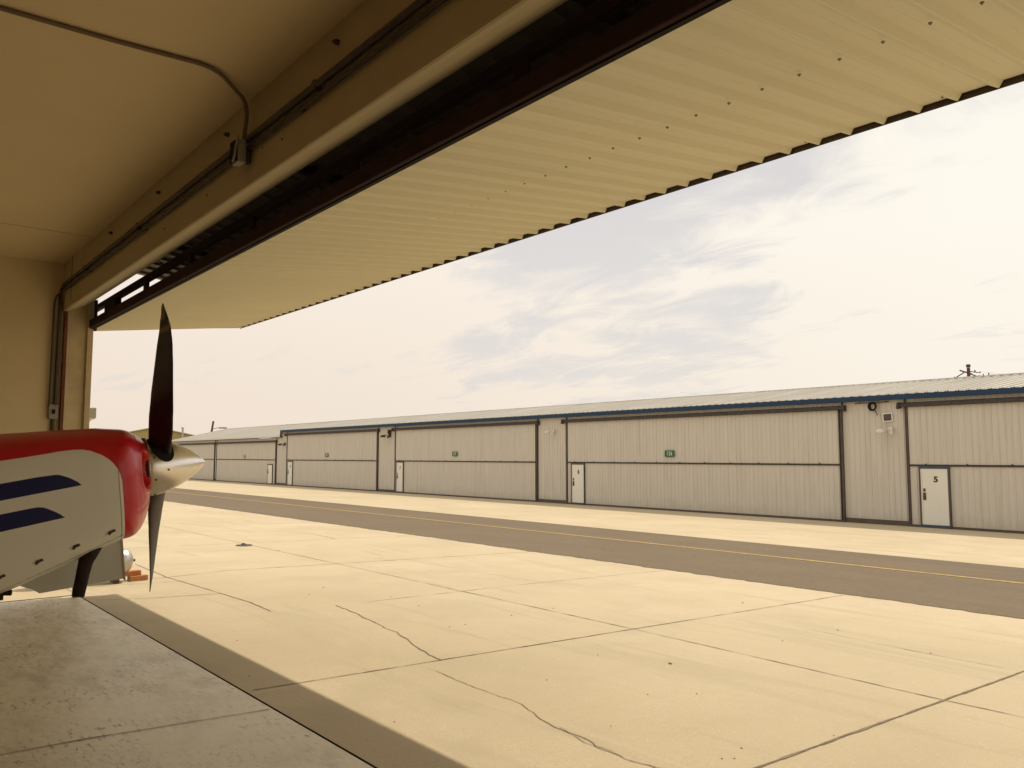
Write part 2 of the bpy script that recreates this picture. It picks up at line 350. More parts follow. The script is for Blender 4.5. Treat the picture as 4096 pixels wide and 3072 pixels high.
def text_mesh(name, s, size, m, parent, loc, xs=1.0, bold=0.0, rot=(R(90), 0, 0), thick=0.004):
    cu = bpy.data.curves.new(name, 'FONT'); cu.body = s; cu.size = size; cu.align_x = 'CENTER'; cu.align_y = 'CENTER'; cu.extrude = thick
    cu.space_character = 1.12; cu.offset = bold
    tmp = bpy.data.objects.new('tmp', cu); col.objects.link(tmp)
    dg = bpy.context.evaluated_depsgraph_get(); dg.update()
    me = bpy.data.meshes.new_from_object(tmp.evaluated_get(dg)); bpy.data.objects.remove(tmp)
    me.name = name; me.materials.clear(); me.materials.append(m)
    o = bpy.data.objects.new(name, me); col.objects.link(o); o.parent = parent; o.location = loc; o.rotation_euler = rot; o.scale = (xs, 1, 1)
    return o

S = 0.0236
def gz(y): return -S * (y - 2.3)
FG = gz(26.3)

# ------------------------------------------------------------------ ground and paving
def sheet(name, x0, x1, ys, dz, m, wob=0.0, step=None, seed=0):
    """strip sheets following the ground fall; ys = list of Y rows; first/last row wobble"""
    mb = MB(); n = max(1, int((x1 - x0) / step)) if step else 1
    rows = []
    for j, y in enumerate(ys):
        row = []
        for i in range(n + 1):
            x = x0 + (x1 - x0) * i / n
            w = wob * (0.5 * noise.noise((x * 1.7, y, seed)) + 1.2 * noise.noise((x * 7.0, y, seed + 3)) + 0.5 * noise.noise((x * 0.3, y, seed + 3))) if (wob and j in (0, len(ys) - 1)) else 0
            yy = y + w
            z = gz(min(max(yy, 2.3), 26.3)) + dz
            row.append((x, yy, z))
        rows.append(row)
    vs = [v for r in rows for v in r]; fs = []
    for j in range(len(rows) - 1):
        for i in range(n): fs.append((j*(n+1)+i, j*(n+1)+i+1, (j+1)*(n+1)+i+1, (j+1)*(n+1)+i))
    mb.add(vs, fs)
    return tag(mb.build(name, m), kind='structure')
sheet('ground', -1500, 1500, [-1500, 2.3, 26.3, 1500], -0.05, M['dirt'])
sheet('concrete_apron', -140, 40, [2.318, 10.7, 26.9], 0.0, M['apron'])
sheet('asphalt_taxiway', -140, 40, [10.55, 16.85], 0.005, M['asphalt'], wob=0.055, step=0.10)
# apron to the left of the hangar end
mb = MB(); mb.add([(-60, -30, -0.006), (-11.1, -30, -0.006), (-11.1, 2.35, -0.006), (-60, 2.35, -0.006)], [(0, 1, 2, 3)])
tag(mb.build('side_apron', M['apron']), kind='structure')
mb = MB(); mb.box((-11.0, -11, -0.3), (4.0, 2.3, 0.0))
tag(mb.build('hangar_floor', M['floor']), kind='structure')
mb = MB(); mb.add([(-11.0, 2.3, -0.03), (4, 2.3, -0.03), (4, 2.36, -0.03), (-11, 2.36, -0.03)], [(0, 1, 2, 3)])
tag(mb.build('threshold_gap', M['black']), kind='structure')
# painted line
mb = MB(); x = -140.0; vs = []; n = 360
for i in range(n + 1):
    xx = -140 + 180 * i / n
    for y in (13.93, 14.07):
        yy = y + 0.012 * noise.noise((xx * 3, y * 9, 4)) + 0.05 * noise.noise((xx * 0.08, 0, 2)); vs.append((xx, yy, gz(yy) + 0.010))
mb.add(vs, [(2*i, 2*i+2, 2*i+3, 2*i+1) for i in range(n)]); tag(mb.build('taxiway_line', M['yellow']), kind='structure')
# joints and cracks
def strip(mb, pts, w, dz=0.004, jit=0.0, floor=False, seed=0, dash=0.0):
    P = []
    for (a, b) in zip(pts[:-1], pts[1:]):
        d = math.hypot(b[0]-a[0], b[1]-a[1]); n = max(1, int(d / 0.045)) if d < 30 else int(d / 0.5)
        for i in range(n): t = i / n; P.append((a[0]+(b[0]-a[0])*t, a[1]+(b[1]-a[1])*t))
    P.append(pts[-1]); vs = []
    for i, (x, y) in enumerate(P):
        q = P[min(i+1, len(P)-1)]; p = P[max(i-1, 0)]; dx, dy = q[0]-p[0], q[1]-p[1]; l = math.hypot(dx, dy) or 1; nx, ny = -dy/l, dx/l
        o = jit * (noise.noise((x*4, y*4, seed)) + 0.5*noise.noise((x*17, y*17, seed)))
        ww = w * (1.0 + 0.7 * noise.noise((x*6, y*6, seed+9)) + 0.5 * noise.noise((x*25, y*25, seed+5))) / 2
        if dash: ww *= max(0.12, min(1, 0.75 + dash * noise.noise((x*2.5, y*2.5, seed+20))))
        for sgn in (-1, 1):
            X_, Y_ = x + nx*(o+sgn*ww), y + ny*(o+sgn*ww); vs.append((X_, Y_, (0 if floor else gz(max(Y_, 2.3))) + dz))
    mb.add(vs, [(2*i, 2*i+1, 2*i+3, 2*i+2) for i in range(len(P)-1)])
mb = MB()
strip(mb, [(-5.80, 2.37), (-5.83, 6.34), (-5.86, 10.5)], 0.016, jit=0.004, seed=1, dash=.6)
strip(mb, [(-2.76, 2.37), (-2.75, 7.75), (-2.75, 10.5)], 0.019, jit=0.006, seed=2)
strip(mb, [(-60, 6.4), (-11.52, 6.40), (-5.79, 6.34), (-2.8, 6.24), (0.3, 6.3), (20, 6.3)], 0.014, jit=0.004, seed=3, dash=.9)
strip(mb, [(-8.74, 4.9), (-8.9, 7.4), (-8.93, 10.5)], 0.012, jit=0.006, seed=4, dash=1.0)
strip(mb, [(-12.1, 2.4), (-12.05, 3.64), (-12.39, 4.6), (-12.3, 10.5)], 0.018, jit=0.01, seed=5, dash=.8)
for k, xx in enumerate((-16.4, -19.6, -22.6, -26, -29, -32, -35, 0.3, 3.3)):
    strip(mb, [(xx, 2.4 if xx < 0 else 4), (xx - .1, 10.5)], 0.016, jit=0.01, seed=30 + k, dash=1.0)
strip(mb, [(-80, 21.4), (-27, 21.35), (-8, 21.3), (20, 21.3)], 0.03, jit=0.01, seed=6, dash=1.0)
for k, xx in enumerate((-9, -15, -21, -27.5, -33, -40, -46, -53, -60)):
    strip(mb, [(xx, 17.1), (xx, 26.2)], 0.03, jit=0.01, seed=50 + k, dash=1.0)
tag(mb.build('pavement_joints', M['joint']), kind='structure')
mb = MB()
strip(mb, [(-13.86, 3.7), (-12.07, 3.65), (-10.81, 3.72), (-9.43, 3.79), (-8.76, 3.75)], 0.020, jit=0.012, seed=11, dash=.4)
strip(mb, [(-8.73, 4.52), (-8.2, 4.46), (-7.67, 4.36), (-6.98, 4.28), (-6.33, 4.07), (-5.8, 3.96)], 0.016, jit=0.035, seed=12, dash=.9)
strip(mb, [(-5.66, 3.75), (-5.06, 3.70), (-4.57, 3.71), (-4.26, 3.63), (-4.09, 3.58), (-3.73, 3.56), (-3.47, 3.49), (-3.28, 3.49), (-2.8, 3.6)], 0.011, jit=0.035, seed=13, dash=.9)
strip(mb, [(-3.9, 3.58), (-3.6, 3.50), (-3.4, 3.52)], 0.006, jit=0.03, seed=14, dash=.9)
strip(mb, [(-10.5, 2.38), (-10.33, 3.0), (-10.25, 3.75)], 0.014, jit=0.012, seed=15, dash=1.0)
strip(mb, [(-11.64, 2.5), (-11.59, 3.76)], 0.012, jit=0.012, seed=16, dash=1.0)
strip(mb, [(-5.0, 7.9), (-3.9, 7.75), (-2.9, 7.7)], 0.008, jit=0.02, seed=17, dash=1.2)
strip(mb, [(-19.0, 8.2), (-17.6, 8.6), (-16.5, 8.5)], 0.02, jit=0.05, seed=18, dash=1.2)
tag(mb.build('pavement_cracks', M['crack']), kind='structure')
mb = MB()
strip(mb, [(-5.46, -4.0), (-5.45, 0.79), (-5.44, 1.18), (-5.30, 2.28)], 0.012, floor=True, jit=0.004, seed=21, dash=.6)
strip(mb, [(-9.2, -4.0), (-9.15, 2.2)], 0.006, floor=True, jit=0.006, seed=22, dash=1.2)
tag(mb.build('floor_joints', M['crack']), kind='structure')

# ------------------------------------------------------------------ open hangar (around the camera)
def tilt(o, k, x0, f=None):
    for v in o.data.vertices: v.co.z += k * (v.co.x - x0) * (f(v.co) if f else 1)
hang = tag(empty('open_hangar', (-3.5, -4, 0)), 'dim cream walled hangar interior framing the view, ceiling and doorway beam overhead', 'hangar')
hi_ = Matrix.Translation((-3.5, -4, 0)).inverted()
def hb(mb, name, m, bevel=0.0):
    o = mb.build(name, m, None, bevel); o.parent = hang; o.matrix_parent_inverse = hi_
    if name in ('ceiling', 'header_beam', 'header_clip', 'bolt_head', 'header_seam', 'ceiling_seam'): tilt(o, .0075, -7.0)
    return o
CZ = 3.96; HY = 1.97
mb = MB(); mb.box((-11.1, -11, CZ), (4.1, HY + 0.05, CZ + 0.12)); hb(mb, 'ceiling', M['ceil'])
mb = MB(); mb.box((-11.0, -11, 0.31), (-10.85, HY + 0.02, CZ)); hb(mb, 'side_wall', M['ceil'])
mb = MB(); mb.box((3.9, -11, 0.0), (4.05, 2.28, CZ)); hb(mb, 'side_wall', M['ceil'])
mb = MB(); mb.box((-10.85, -11, 0.0), (3.9, -10.85, CZ)); hb(mb, 'back_wall', M['ceil'])
# ceiling sheet seams
mb = MB(); mb.box((-9.356, -10.8, CZ - 0.004), (-9.35, HY, CZ + 0.001)); hb(mb, 'ceiling_seam', M['cream'])
# header beam: rounded lower inner edge
sec = [(HY, CZ), (HY, 3.40), (HY + .004, 3.388), (HY + .016, 3.382), (HY + .04, 3.384), (2.08, 3.405), (2.16, 3.445), (2.24, 3.497), (2.275, 3.525), (2.29, 3.55), (2.29, CZ)]
mb = MB(); x0, x1 = -10.85, 3.9; n = len(sec)
vs = [(x0, y, z) for y, z in sec] + [(x1, y, z) for y, z in sec]
mb.add(vs, [(i, i+1, i+1+n, i+n) for i in range(n-1)] + [tuple(range(n)), tuple(range(n, 2*n))]); hb(mb, 'header_beam', M['cream'])
# thin panel seam on the header, door post
mb = MB(); mb.box((-10.40, HY - 0.004, 3.45), (-10.39, HY, CZ)); hb(mb, 'header_seam', M['trim'])
mb = MB(); mb.box((-10.97, 2.02, 0.31), (-10.78, 2.27, 3.47)); mb.box((-10.99, 2.23, 0.30), (-10.74, 2.295, 3.52)); hb(mb, 'door_post', M['post'], 0.006)
mb = MB(); mb.box((-10.91, 2.225, -0.01), (-10.85, 2.285, 0.305)); hb(mb, 'post_foot', M['trim'])
mb = MB(); mb.box((-10.85, 1.99, 0.31), (-10.775, 2.012, 3.40)); hb(mb, 'weather_strip', M['rust'])
mb = MB(); mb.box((-10.82, 2.297, 3.15), (-10.74, 2.33, 3.52)); hb(mb, 'door_track', M['steel'])
# brackets on the header
for bx in (-3.9, -5.51, -7.08, -8.63):
    mb = MB(); mb.prism([(bx - .028, 3.858), (bx + .028, 3.852), (bx + .012, 3.826)], HY - 0.03, HY); hb(mb, 'header_clip', M['trim'], 0.002)
for bx, bz in ((-4.6, 3.53), (-5.9, 3.52), (-6.9, 3.5), (-4.9, 3.57)):
    mb = MB(); mb.lathe([(-0.008, 0.0), (-0.006, 0.006), (0.0, 0.007)], 10, c=(bx, HY, bz)); hb(mb, 'bolt_head', M['trim'])

# conduits on the header (things fixed to the beam)
def pathsmooth(pts, rad=0.12, n=6):
    out = [Vector(pts[0])]
    for i in range(1, len(pts) - 1):
        p = Vector(pts[i]); a = (Vector(pts[i-1]) - p); b = (Vector(pts[i+1]) - p); r = min(rad, a.length/2, b.length/2)
        A = p + a.normalized()*r; B = p + b.normalized()*r
        for k in range(n + 1): t = k/n; out.append(A*(1-t)**2 + p*2*t*(1-t) + B*t*t)
    out.append(Vector(pts[-1])); return out
def conduit(name, pts, rad, m, label, clips=(), group=None):
    root = tag(empty(name, pts[-1]), label, 'conduit', group); inv = Matrix.Translation(pts[-1]).inverted()
    mb = MB(); mb.tube(pathsmooth(pts), rad, 12); o = mb.build('pipe', m); tilt(o, .0075, -7.0); o.parent = root; o.matrix_parent_inverse = inv
    for c in clips:
        mb = MB(); mb.box((c - .02, HY - 2.25*rad, pts[0][2] - rad*1.2), (c + .02, HY - .001, pts[0][2] + rad*1.2)); o = mb.build('pipe_strap', m, None, 0.004); tilt(o, .0075, -7.0); o.parent = root; o.matrix_parent_inverse = inv
    return root
conduit('conduit', [(3.8, HY - .028, 3.675), (-10.68, HY - .028, 3.675), (-10.79, HY - .035, 3.60), (-10.81, HY - .035, 2.25)], 0.021, M['conduit'],
        'thick dark pipe along the doorway beam, upper of the two long parallel pipes', (-9.6, -7.6, -4.1, -2.2), 'pipes along the doorway beam')
conduit('conduit', [(3.8, HY - .022, 3.610), (-10.62, HY - .022, 3.610), (-10.79, HY - .095, 3.54), (-10.81, HY - .095, 2.25)], 0.013, M['conduit'],
        'thinner pipe with pale shine along the doorway beam, lower of the two long pipes', (-9.4, -7.4, -4.3, -2.4), 'pipes along the doorway beam')
conduit('conduit', [(-4.90, -3.0, CZ - .014), (-4.83, 1.08, CZ - .014), (-4.79, 1.62, CZ - .016), (-5.08, HY - .03, CZ - .05), (-5.09, HY - .05, 3.68)], 0.013, M['thinpipe'],
        'slim painted pipe crossing the ceiling and bending down to the junction box')
jb = tag(empty('junction_box', (-5.11, HY, 3.52)), 'small weathered junction box where the ceiling pipe meets the doorway beam', 'junction box')
mb = MB(); mb.box((-.055, -.10, 0), (.055, -.045, .15)); mb.build('cover', M['boxgrey'], jb, 0.006)
mb = MB(); mb.box((-.05, -.115, .005), (.045, -.102, .145)); mb.build('opening', M['black'], jb, 0.004)
mb = MB(); mb.tube([(.05, -.10, .17), (.058, -.115, .10), (.048, -.12, .03), (.02, -.12, .0)], 0.008, 8); mb.build('cable_loop', M['boxgrey'], jb)
mb = MB(); mb.box((-.03, -.045, .02), (.03, 0, .13)); mb.build('back_plate', M['conduit'], jb)
sw = tag(empty('switch_box', (-10.85, 1.92, 2.08)), 'small grey switch box on the wall pipe beside the door post', 'switch box')
mb = MB(); mb.box((0, -.05, 0), (.06, .05, .17)); mb.build('cover', M['boxgrey'], sw, 0.008)
mb = MB(); mb.box((.061, -.015, .06), (.075, .015, .11)); mb.build('toggle', M['black'], sw)
mb = MB(); mb.tube([(.03, 0, 0), (.03, 0, -1.4)], 0.02, 10); mb.build('pipe', M['conduit'], sw)

# lamp on the outside of the post
wl = tag(empty('wall_light', (-11.10, 2.295, 2.04)), 'grey box light with round back fixed outside the left door post', 'lamp')
mb = MB(); mb.prism([(-.10, .06), (.02, .075), (.02, .20), (-.10, .215)], 0.0, .145); mb.build('housing', M['galv'], wl, 0.006)
mb = MB(); mb.lathe([(-.02, .0), (-.02, .122), (.0, .130), (.02, .125), (.04, .10), (.05, 0)], 32, axis='Z'); o = mb.build('round_back', M['white'], wl); o.rotation_euler = (0, R(90), 0); o.location = (-.04, 0.0, .125)
mb = MB(); mb.box((.02, -.03, .10), (.11, .0, .16)); mb.build('bracket', M['galv'], wl)

# ------------------------------------------------------------------ raised bifold door of the open hangar
DX0, DX1 = -11.06, 2.6
bd = tag(empty('bifold_door', (-4.2, 2.3, 3.14)), 'tan ribbed bifold door folded up and jutting out over the apron', 'hangar door')
bi = Matrix.Translation((-4.2, 2.3, 3.14)).inverted()
def db(mb, name, m, bevel=0.0):
    o = mb.build(name, m, None, bevel); o.parent = bd; o.matrix_parent_inverse = bi
    if name in ('bottom_rail', 'bottom_seal', 'truss_post', 'top_chord', 'lower_panel'): tilt(o, .0058, -6.3, lambda c: max(0, min(1, (4.18 - c.y) / 1.84)))
    return o
YI, ZI, YO, ZO = 2.305, 3.222, 4.18, 3.425
dd = Vector((YO - YI, ZO - ZI)).normalized(); nd = Vector((dd.y, -dd.x))      # pointing down
PER = 0.186
prof = [(0.0, 0.0), (0.050, 0.0), (0.053, 0.002), (0.056, 0.0), (0.100, 0.0), (0.142, 0.028), (0.149, 0.0285), (0.170, 0.0)]
mb = MB(); ribbed(mb, DX0, DX1, PER, prof, (YI, ZI), (YO, ZO), nd, phase=-1.80); o = db(mb, 'lower_panel', M['doorskin'])
so = o.modifiers.new('s', 'SOLIDIFY'); so.thickness = 0.003; so.offset = 0
# frame of the lower panel: bottom rail, second chord, posts, cross members
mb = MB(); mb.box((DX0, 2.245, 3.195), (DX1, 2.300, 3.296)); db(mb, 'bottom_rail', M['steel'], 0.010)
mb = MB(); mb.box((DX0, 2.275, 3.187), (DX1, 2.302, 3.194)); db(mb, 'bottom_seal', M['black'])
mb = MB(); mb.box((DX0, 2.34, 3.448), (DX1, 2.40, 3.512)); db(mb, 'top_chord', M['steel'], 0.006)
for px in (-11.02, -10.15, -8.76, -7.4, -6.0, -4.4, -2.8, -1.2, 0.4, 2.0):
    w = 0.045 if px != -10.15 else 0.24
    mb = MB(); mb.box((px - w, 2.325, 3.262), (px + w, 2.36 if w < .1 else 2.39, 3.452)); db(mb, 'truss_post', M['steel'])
mb = MB()
for yy in (2.9, 3.5):
    zz = ZI + (yy - YI) * (ZO - ZI) / (YO - YI) + .055; mb.box((DX0 + .05, yy, zz), (DX1, yy + .05, zz + .09))
db(mb, 'girt', M['steel'])
mb = MB(); mb.box((DX0, YO - .02, ZO + .005), (DX1, YO + .05, ZO + .09)); mb.box((DX0, YO + .012, ZO - .030), (DX1, YO + .020, ZO + .004)); mb.tube([(DX0, YO + .018, ZO - .027), (DX1, YO + .018, ZO - .027)], .004, 6); db(mb, 'outer_rail', M['trim'])
mb = MB(); mb.obox((DX0 - .006, (YI + YO) / 2, (ZI + ZO) / 2 - .004), (.005, 0, 0), (0, (YO - YI) / 2, (ZO - ZI) / 2), (0, -.002, .018)); db(mb, 'end_trim', M['trim'])
# upper panel seen from below; unseen outer edge lengthened to place the door's shadow
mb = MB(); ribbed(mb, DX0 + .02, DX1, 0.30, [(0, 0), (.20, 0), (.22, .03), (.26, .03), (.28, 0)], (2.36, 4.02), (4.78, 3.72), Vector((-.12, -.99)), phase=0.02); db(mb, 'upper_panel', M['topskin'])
mb = MB()
mb.box((DX0, 2.5, 3.90), (DX1, 2.56, 3.965)); mb.box((DX0, 3.45, 3.78), (DX1, 3.51, 3.85)); mb.box((DX0, 4.70, 3.66), (DX1, 4.78, 3.70))
db(mb, 'upper_rail', M['steel'])
for px in (-9.15, -6.0, -2.8, 0.4):
    mb = MB(); mb.obox((px, 3.6, 3.815), (.03, 0, 0), (0, 1.1, -.136), (0, .004, .03)); db(mb, 'upper_rafter', M['steel'])
# lift cable and chain near the left end
mb = MB(); mb.tube([(-9.45, 2.55, 3.9), (-9.5, 2.9, 3.62), (-9.5, 3.0, 3.36)], 0.006, 6); db(mb, 'lift_cable', M['black'])
mb = MB()
for k in range(9): mb.tube([(-9.72 + .015*(k % 2), 2.80 + .01*k, 3.66 - k*.035), (-9.72 - .015*(k % 2), 2.80 + .01*k, 3.62 - k*.035)], 0.007, 6)
db(mb, 'chain', M['black'])
mb = MB(); mb.box((-10.2, 2.7, 3.33), (-9.6, 3.0, 3.5)); db(mb, 'lift_motor', M['black'], .02)
# screws
mb = MB(); mb.lathe([(0.0, 0.0085), (-0.002, 0.0085), (-0.004, 0.0075), (-0.004, .004), (-0.009, 0.0035), (-0.009, 0.0)], 10, axis='Z')
scr0 = None
k = 0; xx = -1.80 + 0.09 - PER
ysc = 3.17
while xx > DX0 + .1:
    z = ZI + (ysc - YI) * (ZO - ZI) / (YO - YI)
    if scr0 is None:
        scr0 = mb.build('screw', M['boxgrey']); so_ = scr0
    else:
        so_ = scr0.copy(); col.objects.link(so_)
    so_.parent = bd; so_.matrix_parent_inverse = bi; so_.location = (xx, ysc + random.uniform(-.008, .008), z - .003)
    xx -= PER
for k in range(4):
    so_ = scr0.copy(); col.objects.link(so_); so_.parent = bd; so_.matrix_parent_inverse = bi; so_.location = (-1.80 + .09 + PER*k, ysc, ZI + (ysc - YI)*(ZO - ZI)/(YO - YI) - .003)
xx = -1.80 + .095
while xx > DX0 + .1:
    if random.random() < .75:
        so_ = scr0.copy(); col.objects.link(so_); so_.parent = bd; so_.matrix_parent_inverse = bi; so_.scale = (.7, .7, .7); so_.location = (xx, YO - .045, ZO - .008)
    xx -= PER * 2

# ------------------------------------------------------------------ far hangar row
FY = 26.3
row = tag(empty('hangar_row', (-35, FY, FG)), 'long low white corrugated hangar row with blue eave across the taxiway', 'hangar')
ri = Matrix.Translation((-35, FY, FG)).inverted()
def rb(mb, name, m, bevel=0.0, parent=None):
    o = mb.build(name, m, None, bevel); o.parent = parent or row
    if parent is None: o.matrix_parent_inverse = ri
    return o
wprof = [(0.0, 0.0), (0.225, 0.0), (0.240, 0.030), (0.262, 0.030), (0.277, 0.0)]
wprof2 = [(0.0, 0.0), (0.070, 0.0), (0.076, 0.003), (0.082, 0.0), (0.143, 0.0), (0.152, 0.016), (0.172, 0.016), (0.181, 0.0)]
WP = 0.186
doors = [(-12.42, 1.4, 3.2), (-28.2, -14.55, 3.2), (-43.45, -30.25, 3.2), (-59.05, -45.5, 3.2), (-73.95, -61.0, 2.72), (-86.8, -74.4, 2.72)]
doors = [(min(a, b), max(a, b), h) for a, b, h in doors]
EZ, EZL, XS = 3.46, 3.06, -60.0
piers = []; edges = sorted(doors)
cur = -87.4
for a, b, h in edges:
    if a > cur: piers.append((cur, a)); 
    cur = b
piers.append((cur, 20.0))
mb = MB()
for a, b in piers:
    if a < XS < b:
        ribbed(mb, a, XS, WP, wprof2, (FY, FG + .17), (FY, EZL), (-1, 0)); ribbed(mb, XS, b, WP, wprof2, (FY, FG + .17), (FY, EZ), (-1, 0))
    else: ribbed(mb, a, b, WP, wprof2, (FY, FG + .17), (FY, EZL if b < XS else EZ), (-1, 0))
for a, b, h in edges: ribbed(mb, a, b, WP, wprof2, (FY, h - .02), (FY, EZL if b < XS else EZ), (-1, 0))
rb(mb, 'front_wall', M['farwall'])
for a, b in piers:
    if b - a > .5:
        mb = MB(); mb.box((a, FY - .045, FG - .05), (b, FY + .02, FG + .17)); rb(mb, 'wall_base', M['base'])
# gable ends and back wall
for xg, sg, ez in ((-87.4, -1, 3.12), (20.0, 1, 3.5)):
    mb = MB(); mb.add([(xg, FY, FG), (xg, 37.6, FG), (xg, 37.6, ez), (xg, 31.95, 4.42), (xg, FY, ez)], [(0, 1, 2, 3, 4)]); rb(mb, 'gable_wall', M['farwall'])
mb = MB(); mb.add([(-87.4, 37.6, FG), (20, 37.6, FG), (20, 37.6, 3.5), (-87.4, 37.6, 3.12)], [(0, 1, 2, 3)]); rb(mb, 'back_wall', M['farwall'])
# roof: right part, left part, back slope
rp = [(0, 0), (.250, 0), (.258, .045), (.297, .045), (.305, 0)]
def slope(mb, xa, xb, y0, z0, y1, z1):
    d = Vector((y1 - y0, z1 - z0)).normalized(); nn = Vector((-d.y, d.x))
    if nn.y < 0: nn = -nn
    ribbed(mb, xa, xb, .305, rp, (y0, z0), (y1, z1), nn)
mb = MB(); slope(mb, XS, 20.4, 26.12, 3.60, 31.95, 4.49); slope(mb, -87.7, XS, 26.12, 3.17, 31.95, 4.49); slope(mb, -87.7, 20.4, 37.8, 3.55, 31.95, 4.49)
mb.add([(XS, 26.12, 3.60), (XS, 26.12, 3.17), (XS, 31.9, 4.485)], [(0, 1, 2)])
rb(mb, 'roof', M['roof'])
mb = MB(); x = -87.7
while x < 20.3:
    mb.box((x, 31.80, 4.492), (x + 2.36 + .0, 32.1, 4.545)); x += 2.44
rb(mb, 'ridge_cap', M['roof'])
mb = MB(); mb.box((XS, 26.09, 3.455), (20.4, 26.15, 3.615))
x = XS + .1
while x < 20.3: mb.prism([(x + .0, 3.614), (x + .06, 3.614), (x + .045, 3.632), (x + .015, 3.632)], 26.09, 26.14); x += .61 if x < -30 else .305
rb(mb, 'blue_fascia', M['blue'])
mb = MB(); mb.box((XS - .02, 26.09, 3.06), (XS + .1, 26.14, 3.46)); rb(mb, 'fascia_return', M['blue'])
mb = MB(); mb.box((-87.7, 26.09, 3.10), (XS, 26.15, 3.19)); rb(mb, 'eave_trim', M['farpale'])
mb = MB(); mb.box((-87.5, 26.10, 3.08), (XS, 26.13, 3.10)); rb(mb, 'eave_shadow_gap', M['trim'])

SP = 1.36
for di, (a, b, h) in enumerate(sorted(doors, reverse=True)):
    left = b < XS
    mb = MB(); w = .12
    ribbed(mb, a + w, b - w, WP, wprof2, (FY - .06, SP + .03), (FY - .06, h), (-1, 0)); ribbed(mb, a + w, b - w, WP, wprof2, (FY - .06, FG + .09), (FY - .06, SP - .03), (-1, 0))
    d = rb(mb, 'hangar_door', M['farwall'])
    cx0 = (a + b) / 2
    def sub(mb, name, m, bevel=0.0):
        o = mb.build(name, m, None, bevel); o.parent = d; return o
    mb = MB(); mb.box((a + w, FY - .10, SP - .026), (b - w, FY - .03, SP + .026))
    x = a + .6
    while x < b - .4: mb.box((x, FY - .12, SP + .031), (x + .05, FY - .10, SP + .055)); x += 1.22
    sub(mb, 'fold_seam', M['hood'])
    mb = MB(); mb.box((a, FY - .10, FG + .0), (b, FY - .03, FG + .085)); sub(mb, 'bottom_seal', M['trim'])
    # rubber rain hood with a scalloped lower edge
    mb = MB(); n = int((b - a + .3) / .16); vs = []
    for i in range(n + 1):
        x = a - .12 + (b - a + .24) * i / n
        z1 = h + .02 - (.025 if i % 2 else 0) - .012 * noise.noise((x * 2, 3, 1))
        vs += [(x, FY - .04, h + .15), (x, FY - .14, h + .125), (x, FY - .19, z1), (x, FY - .17, z1), (x, FY - .035, h + .11)]
    fs = []
    for i in range(n):
        for j in range(4): fs.append((i*5+j, (i+1)*5+j, (i+1)*5+j+1, i*5+j+1))
    mb.add(vs, fs); mb.prism([(a - .16, h + .15), (a - .10, h + .16), (a - .10, h - .02), (a - .19, h - .05)], FY - .22, FY - .03); mb.prism([(b + .16, h + .15), (b + .10, h + .16), (b + .10, h - .02), (b + .17, h - .05)], FY - .2, FY - .03)
    sub(mb, 'rain_hood', M['hood'])
    for (p, q, ww) in ((a + .02, a + .11, 0), (b - .11, b + .03, 1)):
        mb = MB(); mb.box((p, FY - .09, FG), (p + .03, FY + .02, h + .1)); mb.box((q - .04, FY - .11, FG), (q, FY + .02, h + .1)); sub(mb, 'door_jamb', M['trim'])
        mb = MB(); mb.box((p + .03, FY - .05, FG + .01), (q - .04, FY - .02, h)); sub(mb, 'jamb_channel', M['farpale'] if ww == 0 else M['base'])
    for xv in ((a + .02), (b + .02)):
        mb = MB(); mb.box((xv - .02, FY - .05, h + .15), (xv + .02, FY + .0, EZL if left else EZ)); sub(mb, 'head_seam', M['trim'])
# walk doors
wd = [(-12.02, -11.10, 1.26, '5', 'darkblue', 'blue framed white walk door numbered 5'), (-27.80, -26.93, 1.26, '6', 'trim', None), (-43.17, -42.37, 1.26, '7', 'trim', None), (-58.72, -57.85, 1.22, '8', 'trim', None), (-62.45, -61.5, 0.96, None, 'trim', None)]
for i, (a, b, top, num, fr, lab) in enumerate(wd):
    mb = MB(); mb.box((a + .10, FY - .115, FG + .11), (b - .06, FY - .095, top)); d = rb(mb, 'walk_door', M['leaf'], 0.003)
    if lab: d['label'] = lab
    def sub(mb, name, m, bevel=0.0):
        o = mb.build(name, m, None, bevel); o.parent = d; return o
    for f0, f1 in ((a, a + .045), (b - .04, b)):
        mb = MB(); mb.box((f0, FY - .13, FG + .02), (f1, FY - .05, top + .011)); sub(mb, 'frame_side', M['trim'])
    mb = MB(); mb.box((a, FY - .132, top + .012), (b, FY - .05, top + .075)); sub(mb, 'frame_head', M[fr])
    mb = MB(); mb.box((a + .045, FY - .15, FG + .02), (b - .04, FY - .06, FG + .105)); sub(mb, 'threshold', M[fr])
    mb = MB(); mb.box((a + .05, FY - .118, FG + .11), (a + .098, FY - .08, top)); sub(mb, 'hinge_stile', M['farpale'])
    mb = MB(); mb.box((a + .11, FY - .13, FG + .86), (a + .20, FY - .117, FG + 1.09)); mb.box((a + .12, FY - .16, FG + .93), (a + .17, FY - .131, FG + .98)); mb.box((a + .12, FY - .13, FG + 1.12), (a + .19, FY - .117, FG + 1.22)); sub(mb, 'door_handle', M['fastener'], .004)
    if num: text_mesh('door_numeral', num, 0.235 if num == '5' else .25, M['ink'], d, ((a + b) / 2 + .05, FY - .118, top - .33), 1.15 if num == '5' else .95, bold=.009)
